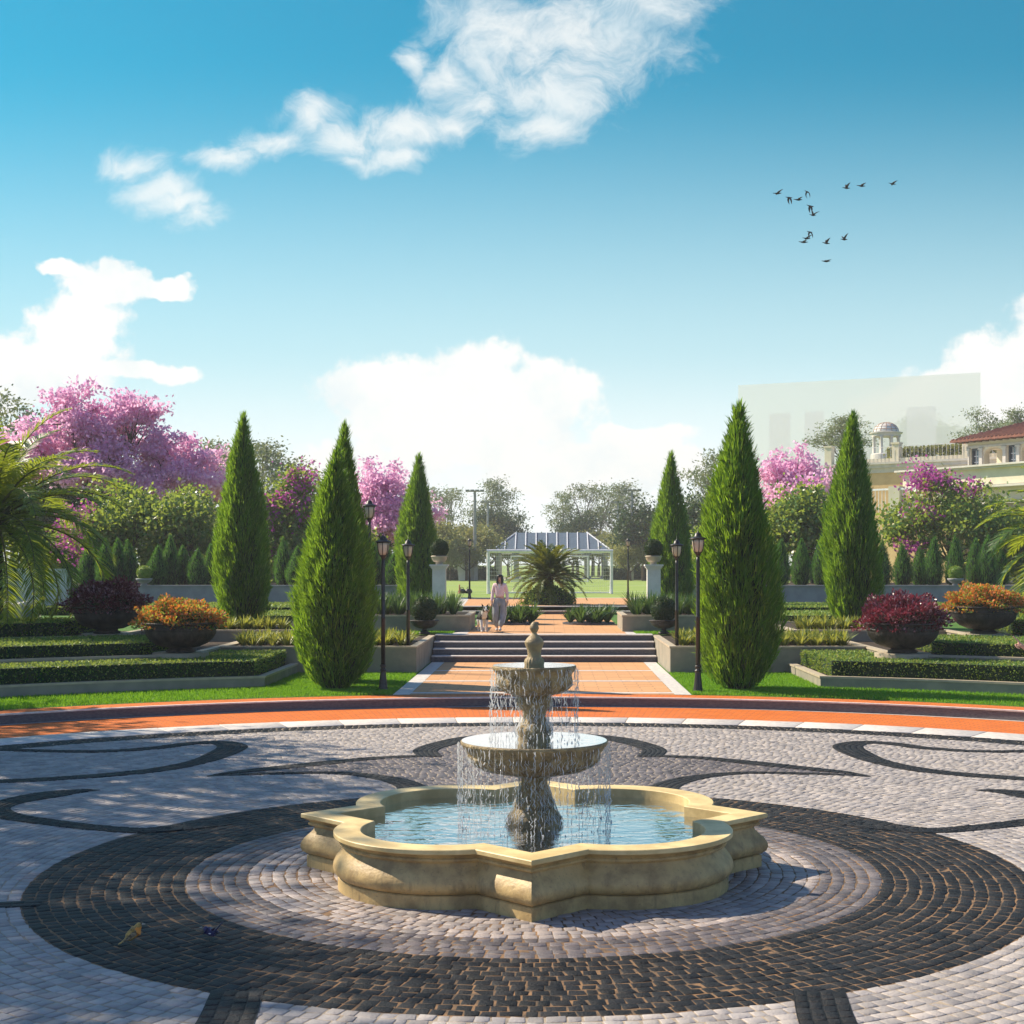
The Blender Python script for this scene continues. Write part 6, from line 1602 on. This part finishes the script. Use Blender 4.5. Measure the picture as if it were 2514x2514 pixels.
# the person pointing in from the right edge
def pointer():
    hx_, hy_ = EYE[0] + (1914 - 1036) * 19.3 / 2737, 19.3 - 13.7; hz = 2.85 - (1213 - 1065) * 19.3 / 2737
    t = thing('person', 'person just outside the right edge whose pointing hand reaches into view', 'person', (hx_ + .72, hy_, 0), 0)
    sk = SK(); k_ = 1.0
    pel = sk.chain([(0, 0, .95, (.15, .11))]); sk.chain([(0, 0, 1.12, (.14, .10)), (0, 0, 1.32, (.165, .115)), (0, 0, 1.45, (.14, .085)), (0, 0, 1.53, .055), (0, -.01, 1.66, (.078, .09)), (0, 0, 1.74, (.07, .08)), (0, 0, 1.78, .03)], pel)
    wr = Vector((-.60, -.06, hz - .07)); pm = Vector((-.665, -.065, hz - .015))
    e_ = sk.chain([(-.18, 0, 1.47, .058), (-.36, -.04, 1.34, .044), (wr.x + .10, wr.y, wr.z - .09, .034), (wr.x, wr.y, wr.z, .027), (pm.x, pm.y, pm.z, (.036, .022))], 3)
    # index straight out, the rest curled over the palm, thumb across
    d = Vector((-.72, 0, .70)); up = Vector((.70, 0, .72))
    p = pm + d * .035 + Vector((0, 0, .018)); pts = [(p.x, p.y, p.z, .0105)]
    for L_ in (.042, .030, .024): p = p + Vector((-.72, 0, .68)).normalized() * L_; pts.append((p.x, p.y, p.z, .0098 if L_ > .03 else .0085))
    sk.chain(pts, e_)
    for k, (ox, oz, L_) in enumerate(((-.036, -.004, 1.0), (-.026, -.020, .95), (-.012, -.034, .8))):
        p = pm + Vector((ox, -.008 * k, oz + .004)); pts = [(p.x, p.y, p.z, .0105)]
        for dd in (Vector((-.95, -.1, -.05)), Vector((.05, -.55, -.85)), Vector((.9, -.2, -.1))): p = p + dd.normalized() * .030 * L_; pts.append((p.x, p.y, p.z, .0092))
        sk.chain(pts, e_)
    p = pm + Vector((.01, -.026, -.010)); pts = [(p.x, p.y, p.z, .012)]
    for dd in (Vector((-.8, -.4, -.15)), Vector((-.9, 0, -.1))): p = p + dd.normalized() * .032; pts.append((p.x, p.y, p.z, .0098))
    sk.chain(pts, e_)
    sk.chain([(.18, 0, 1.47, .055), (.24, .03, 1.18, .042), (.25, -.04, .95, .03), (.25, -.06, .86, (.02, .035))], 3)
    for s in (-1, 1): sk.chain([(s * .09, 0, .88, .09), (s * .095, -.02, .50, .06), (s * .10, .02, .09, .042), (s * .10, -.12, .03, .034)], pel)
    link('body', skin('pointing_body', sk.v, sk.e, sk.r, [m_skin], sub=2), t)
    sk = SK(); a0 = sk.chain([(0, 0, .98, (.17, .13))]); sk.chain([(0, 0, 1.15, (.165, .125)), (0, 0, 1.34, (.185, .135)), (0, 0, 1.46, (.15, .10)), (0, 0, 1.50, (.08, .07))], a0)
    sk.chain([(-.19, 0, 1.46, .075), (-.31, -.03, 1.37, .066)], 3); sk.chain([(.19, 0, 1.46, .072), (.23, .02, 1.26, .064)], 3)
    link('shirt', skin('shirt', sk.v, sk.e, sk.r, [m_shirt]), t)
    sk = SK(); a0 = sk.chain([(0, 0, .96, (.165, .125))]); sk.chain([(0, 0, 1.02, (.155, .12))], a0)
    for s in (-1, 1): sk.chain([(s * .10, 0, .85, .115), (s * .105, -.02, .50, .088), (s * .105, .02, .10, .07)], a0)
    link('trousers', skin('trousers', sk.v, sk.e, sk.r, [m_pants]), t)
    mb = MB(); ell(mb, (0, .02, 1.715), (.088, .10, .085), 14, 9); mb.build('hair', [m_hair], t, True)
    for s in (-1, 1): mb = MB(); ell(mb, (s * .10, -.05, .05), (.05, .14, .052), 12, 8); mb.build('shoe', [m_shoe], t, True)


pointer()

# two small birds on the paving
m_rob = mat('ochre_feather', (.60, .36, .09), .7, (.22, .14, .06), 60, .3, 90); m_robo = mat('orange_breast', (.85, .30, .05), .7); m_wing = mat('brown_wing', (.13, .09, .05), .7, (.40, .30, .18), 70, stretch=(1, 3, 3), lo=.48, hi=.56)
m_blue = mat('blue_black_feather', (.012, .014, .05), .35, (.03, .03, .12), 30); m_bk = mat('horn_beak', (.55, .50, .42), .4); m_leg = mat('bird_leg', (.10, .07, .05), .6)


def small_bird(label, loc, rz, kind, sc=1.12):
    t = thing('small_bird', label, 'bird', loc, rz, None, sc)     # faces +x
    sk = SK()
    if kind == 'robin':
        a = sk.chain([(0, 0, .062, (.036, .034))]); sk.chain([(.022, 0, .088, .034), (.034, 0, .110, .023), (.042, 0, .124, (.022, .021)), (.052, 0, .129, .008)], a)
        sk.chain([(-.030, 0, .042, (.020, .017)), (-.055, 0, .024, (.010, .006)), (-.085, 0, .006, (.010, .004))], a)
        me = skin('bird_body', sk.v, sk.e, sk.r, [m_rob, m_robo], lambda c: 1 if c[0] > .018 and c[2] < .112 and c[2] > .045 else 0)
        bk = (.066, .125); mw = m_wing; wy = .030
        wing = [(.022, .095), (.03, .07), (0, .05), (-.05, .026), (-.062, .022), (-.03, .055), (0, .085)]; legs = ((.004, .04), (.012, .04))
    else:
        a = sk.chain([(0, 0, .060, (.028, .028))]); sk.chain([(.022, 0, .076, .022), (.036, 0, .092, (.019, .018)), (.044, 0, .096, .010)], a)
        sk.chain([(-.026, 0, .064, (.018, .016)), (-.045, 0, .082, (.010, .007)), (-.075, 0, .118, (.010, .004)), (-.098, 0, .143, (.008, .003))], a)
        me = skin('bird_body', sk.v, sk.e, sk.r, [m_blue]); bk = (.064, .094); mw = m_blue; wy = .022
        wing = [(.014, .078), (.012, .055), (-.015, .045), (-.045, .056), (-.055, .066), (-.02, .08)]; legs = ((.0, .036), (.006, .036))
    link('body', me, t)
    mb = MB(); mb.tube([(bk[0] - .010, 0, bk[1]), (bk[0] + .012, 0, bk[1] - .001)], [.0045, .0008], 6); mb.build('beak', [m_bk], t)
    for s in (-1, 1):
        mb = MB(); n = len(wing); vs = [(x, s * (wy + .006), z) for x, z in wing] + [(x, s * (wy - .006), z) for x, z in wing]
        mb.add(vs, [tuple(range(n)), tuple(range(n, 2 * n))[::-1]] + [(k, (k + 1) % n, n + (k + 1) % n, n + k) for k in range(n)]); mb.build('wing', [mw], t)
        lx, lz = legs[0 if s < 0 else 1]; mb = MB(); mb.tube([(lx, s * .010, lz), (lx - .004, s * .011, .018), (lx + .002, s * .012, .002)], .0018, 5)
        for q in (-.4, 0, .4): mb.tube([(lx + .002, s * .012, .002), (lx + .016, s * .012 + .016 * q, .0015)], .0012, 4)
        mb.build('leg', [m_leg], t)
        mb = MB(); ell(mb, (bk[0] - .016, s * .0145, bk[1] + .004), (.003, .002, .003), 8, 6); mb.build('eye', [m_eye], t)
    if kind != 'robin':
        for s in (-1, 1):
            mb = MB(); ell(mb, (-.012, s * .0285, .062), (.010, .002, .004), 8, 6); mb.build('white_wing_spot', [m_shirt], t)


x, y, z = at(250, 1783, .001); small_bird('small ochre bird with orange breast standing upright on the dark paving ring', (x, y, .002), R(12), 'robin', 1.22)
x, y, z = at(396, 1777, .001); small_bird('small blue black bird with cocked tail on the dark paving ring', (x, y, .002), R(180 - 12), 'wren')

# birds in flight
m_fly = mat('dark_plumage', (.014, .014, .018), .7)


def flyer_mesh(name, up, sweep, near_up=None):
    """long necked bird heading -x; wings at angle up (radians above level), near and far wing may differ"""
    mb = MB(); mb.tube([(-.42, 0, .03), (-.36, 0, .035), (-.26, 0, .02), (-.12, 0, 0), (.05, 0, -.01), (.22, 0, .01), (.36, 0, .02)], [.012, .026, .030, .062, .075, .045, .018], 10)
    for s, u in ((-1, up if near_up is None else near_up), (1, up)):
        sec = []
        for k, (f, c0, c1) in enumerate(((0, -.10, .12), (.25, -.11, .12), (.5, -.08, .13), (.75, -.01, .13), (1.0, .10, .14))):
            ang = u * (1 - .25 * f) if u > 0 else u * (.35 + .9 * f); r_ = .60 * f
            y_, z_ = s * r_ * math.cos(ang), r_ * math.sin(ang) + .02
            sec.append(((c0 + sweep * f, y_, z_), (c1 + sweep * f, y_, z_)))
        vs = []; n = len(sec)
        for th in (.010, -.010):
            for a, c in sec: vs += [(a[0], a[1], a[2] + th), (c[0], c[1], c[2] + th * .3)]
        fs = []
        for k in range(n - 1): fs += [(2 * k, 2 * k + 1, 2 * k + 3, 2 * k + 2), (2 * n + 2 * k, 2 * n + 2 * k + 2, 2 * n + 2 * k + 3, 2 * n + 2 * k + 1), (2 * k, 2 * k + 2, 2 * n + 2 * k + 2, 2 * n + 2 * k), (2 * k + 1, 2 * n + 2 * k + 1, 2 * n + 2 * k + 3, 2 * k + 3)]
        fs.append((2 * n - 2, 2 * n - 1, 4 * n - 1, 4 * n - 2)); mb.add(vs, fs)
    return mb.mesh(name, [m_fly], True)


FM = {'up': flyer_mesh('bird_wings_up', 1.0, .04), 'down': flyer_mesh('bird_wings_down', -1.05, .05), 'flat': flyer_mesh('bird_wings_level', .22, .10), 'high': flyer_mesh('bird_wings_high', 1.25, .10, .5)}
FL = [(1467, 365, 'flat', .3, 'leftmost bird of the flock, wings half raised'), (1489, 373, 'down', .5, 'bird with drooping wings beside the leftmost bird'), (1506, 377, 'flat', .1, 'small level winged bird just right of a drooping winged one'), (1523, 362, 'down', .8, 'topmost bird of the left cluster, wings down'),
      (1529, 389, 'down', .4, 'bird with bent down wings above the tall winged bird'), (1534, 406, 'high', .6, 'bird with both wings raised high in the middle of the flock'), (1528, 438, 'down', .7, 'bird with wings down, alone below the tall winged bird'), (1522, 450, 'flat', .3, 'upper of two small birds close together at the lower left'),
      (1516, 457, 'flat', -.1, 'lower of two small birds close together at the lower left'), (1559, 459, 'up', .2, 'bird with one raised wing at the lower middle of the flock'), (1593, 452, 'up', .5, 'bird with raised wings at the lower right of the flock'), (1559, 493, 'flat', .2, 'lowest bird of the flock, gliding'),
      (1597, 355, 'up', .25, 'bird with upraised wing at the upper right, nearest the cluster'), (1625, 351, 'flat', .1, 'small gliding bird between two others at the upper right'), (1684, 347, 'flat', .2, 'rightmost and farthest bird of the flock')]
for k, (vx, vy, kind, yaw, lab) in enumerate(FL):
    d = 62 + (k * 7) % 11; x, y, z = far(vx, d, vy)
    o = link('flying_bird', FM[kind], None); o.location = (x, y, z); o.rotation_euler = ((k * 5 % 7 - 3) * .05, (k % 5 - 2) * .05, yaw); o.scale = (.52,) * 3
    tag(o, lab, 'bird', 'dark birds flying in the sky')

# ------------------------------------------------------------------ haze
if HAZE > 0:
    mb = MB(); mb.box(-420, 420, -60, 420, -1.4, 34); hz_ = mb.build('haze', [], None); hz_['kind'] = 'stuff'
    m = bpy.data.materials.new('haze'); m.use_nodes = True; t = NT(m.node_tree); t.n.clear()
    out = t.new('ShaderNodeOutputMaterial'); pvn = t.new('ShaderNodeVolumePrincipled'); pvn.inputs['Color'].default_value = (1, 1, 1, 1); pvn.inputs['Density'].default_value = HAZE; pvn.inputs['Anisotropy'].default_value = 0.1
    t.l.new(pvn.outputs[0], out.inputs['Volume']); hz_.data.materials.append(m)
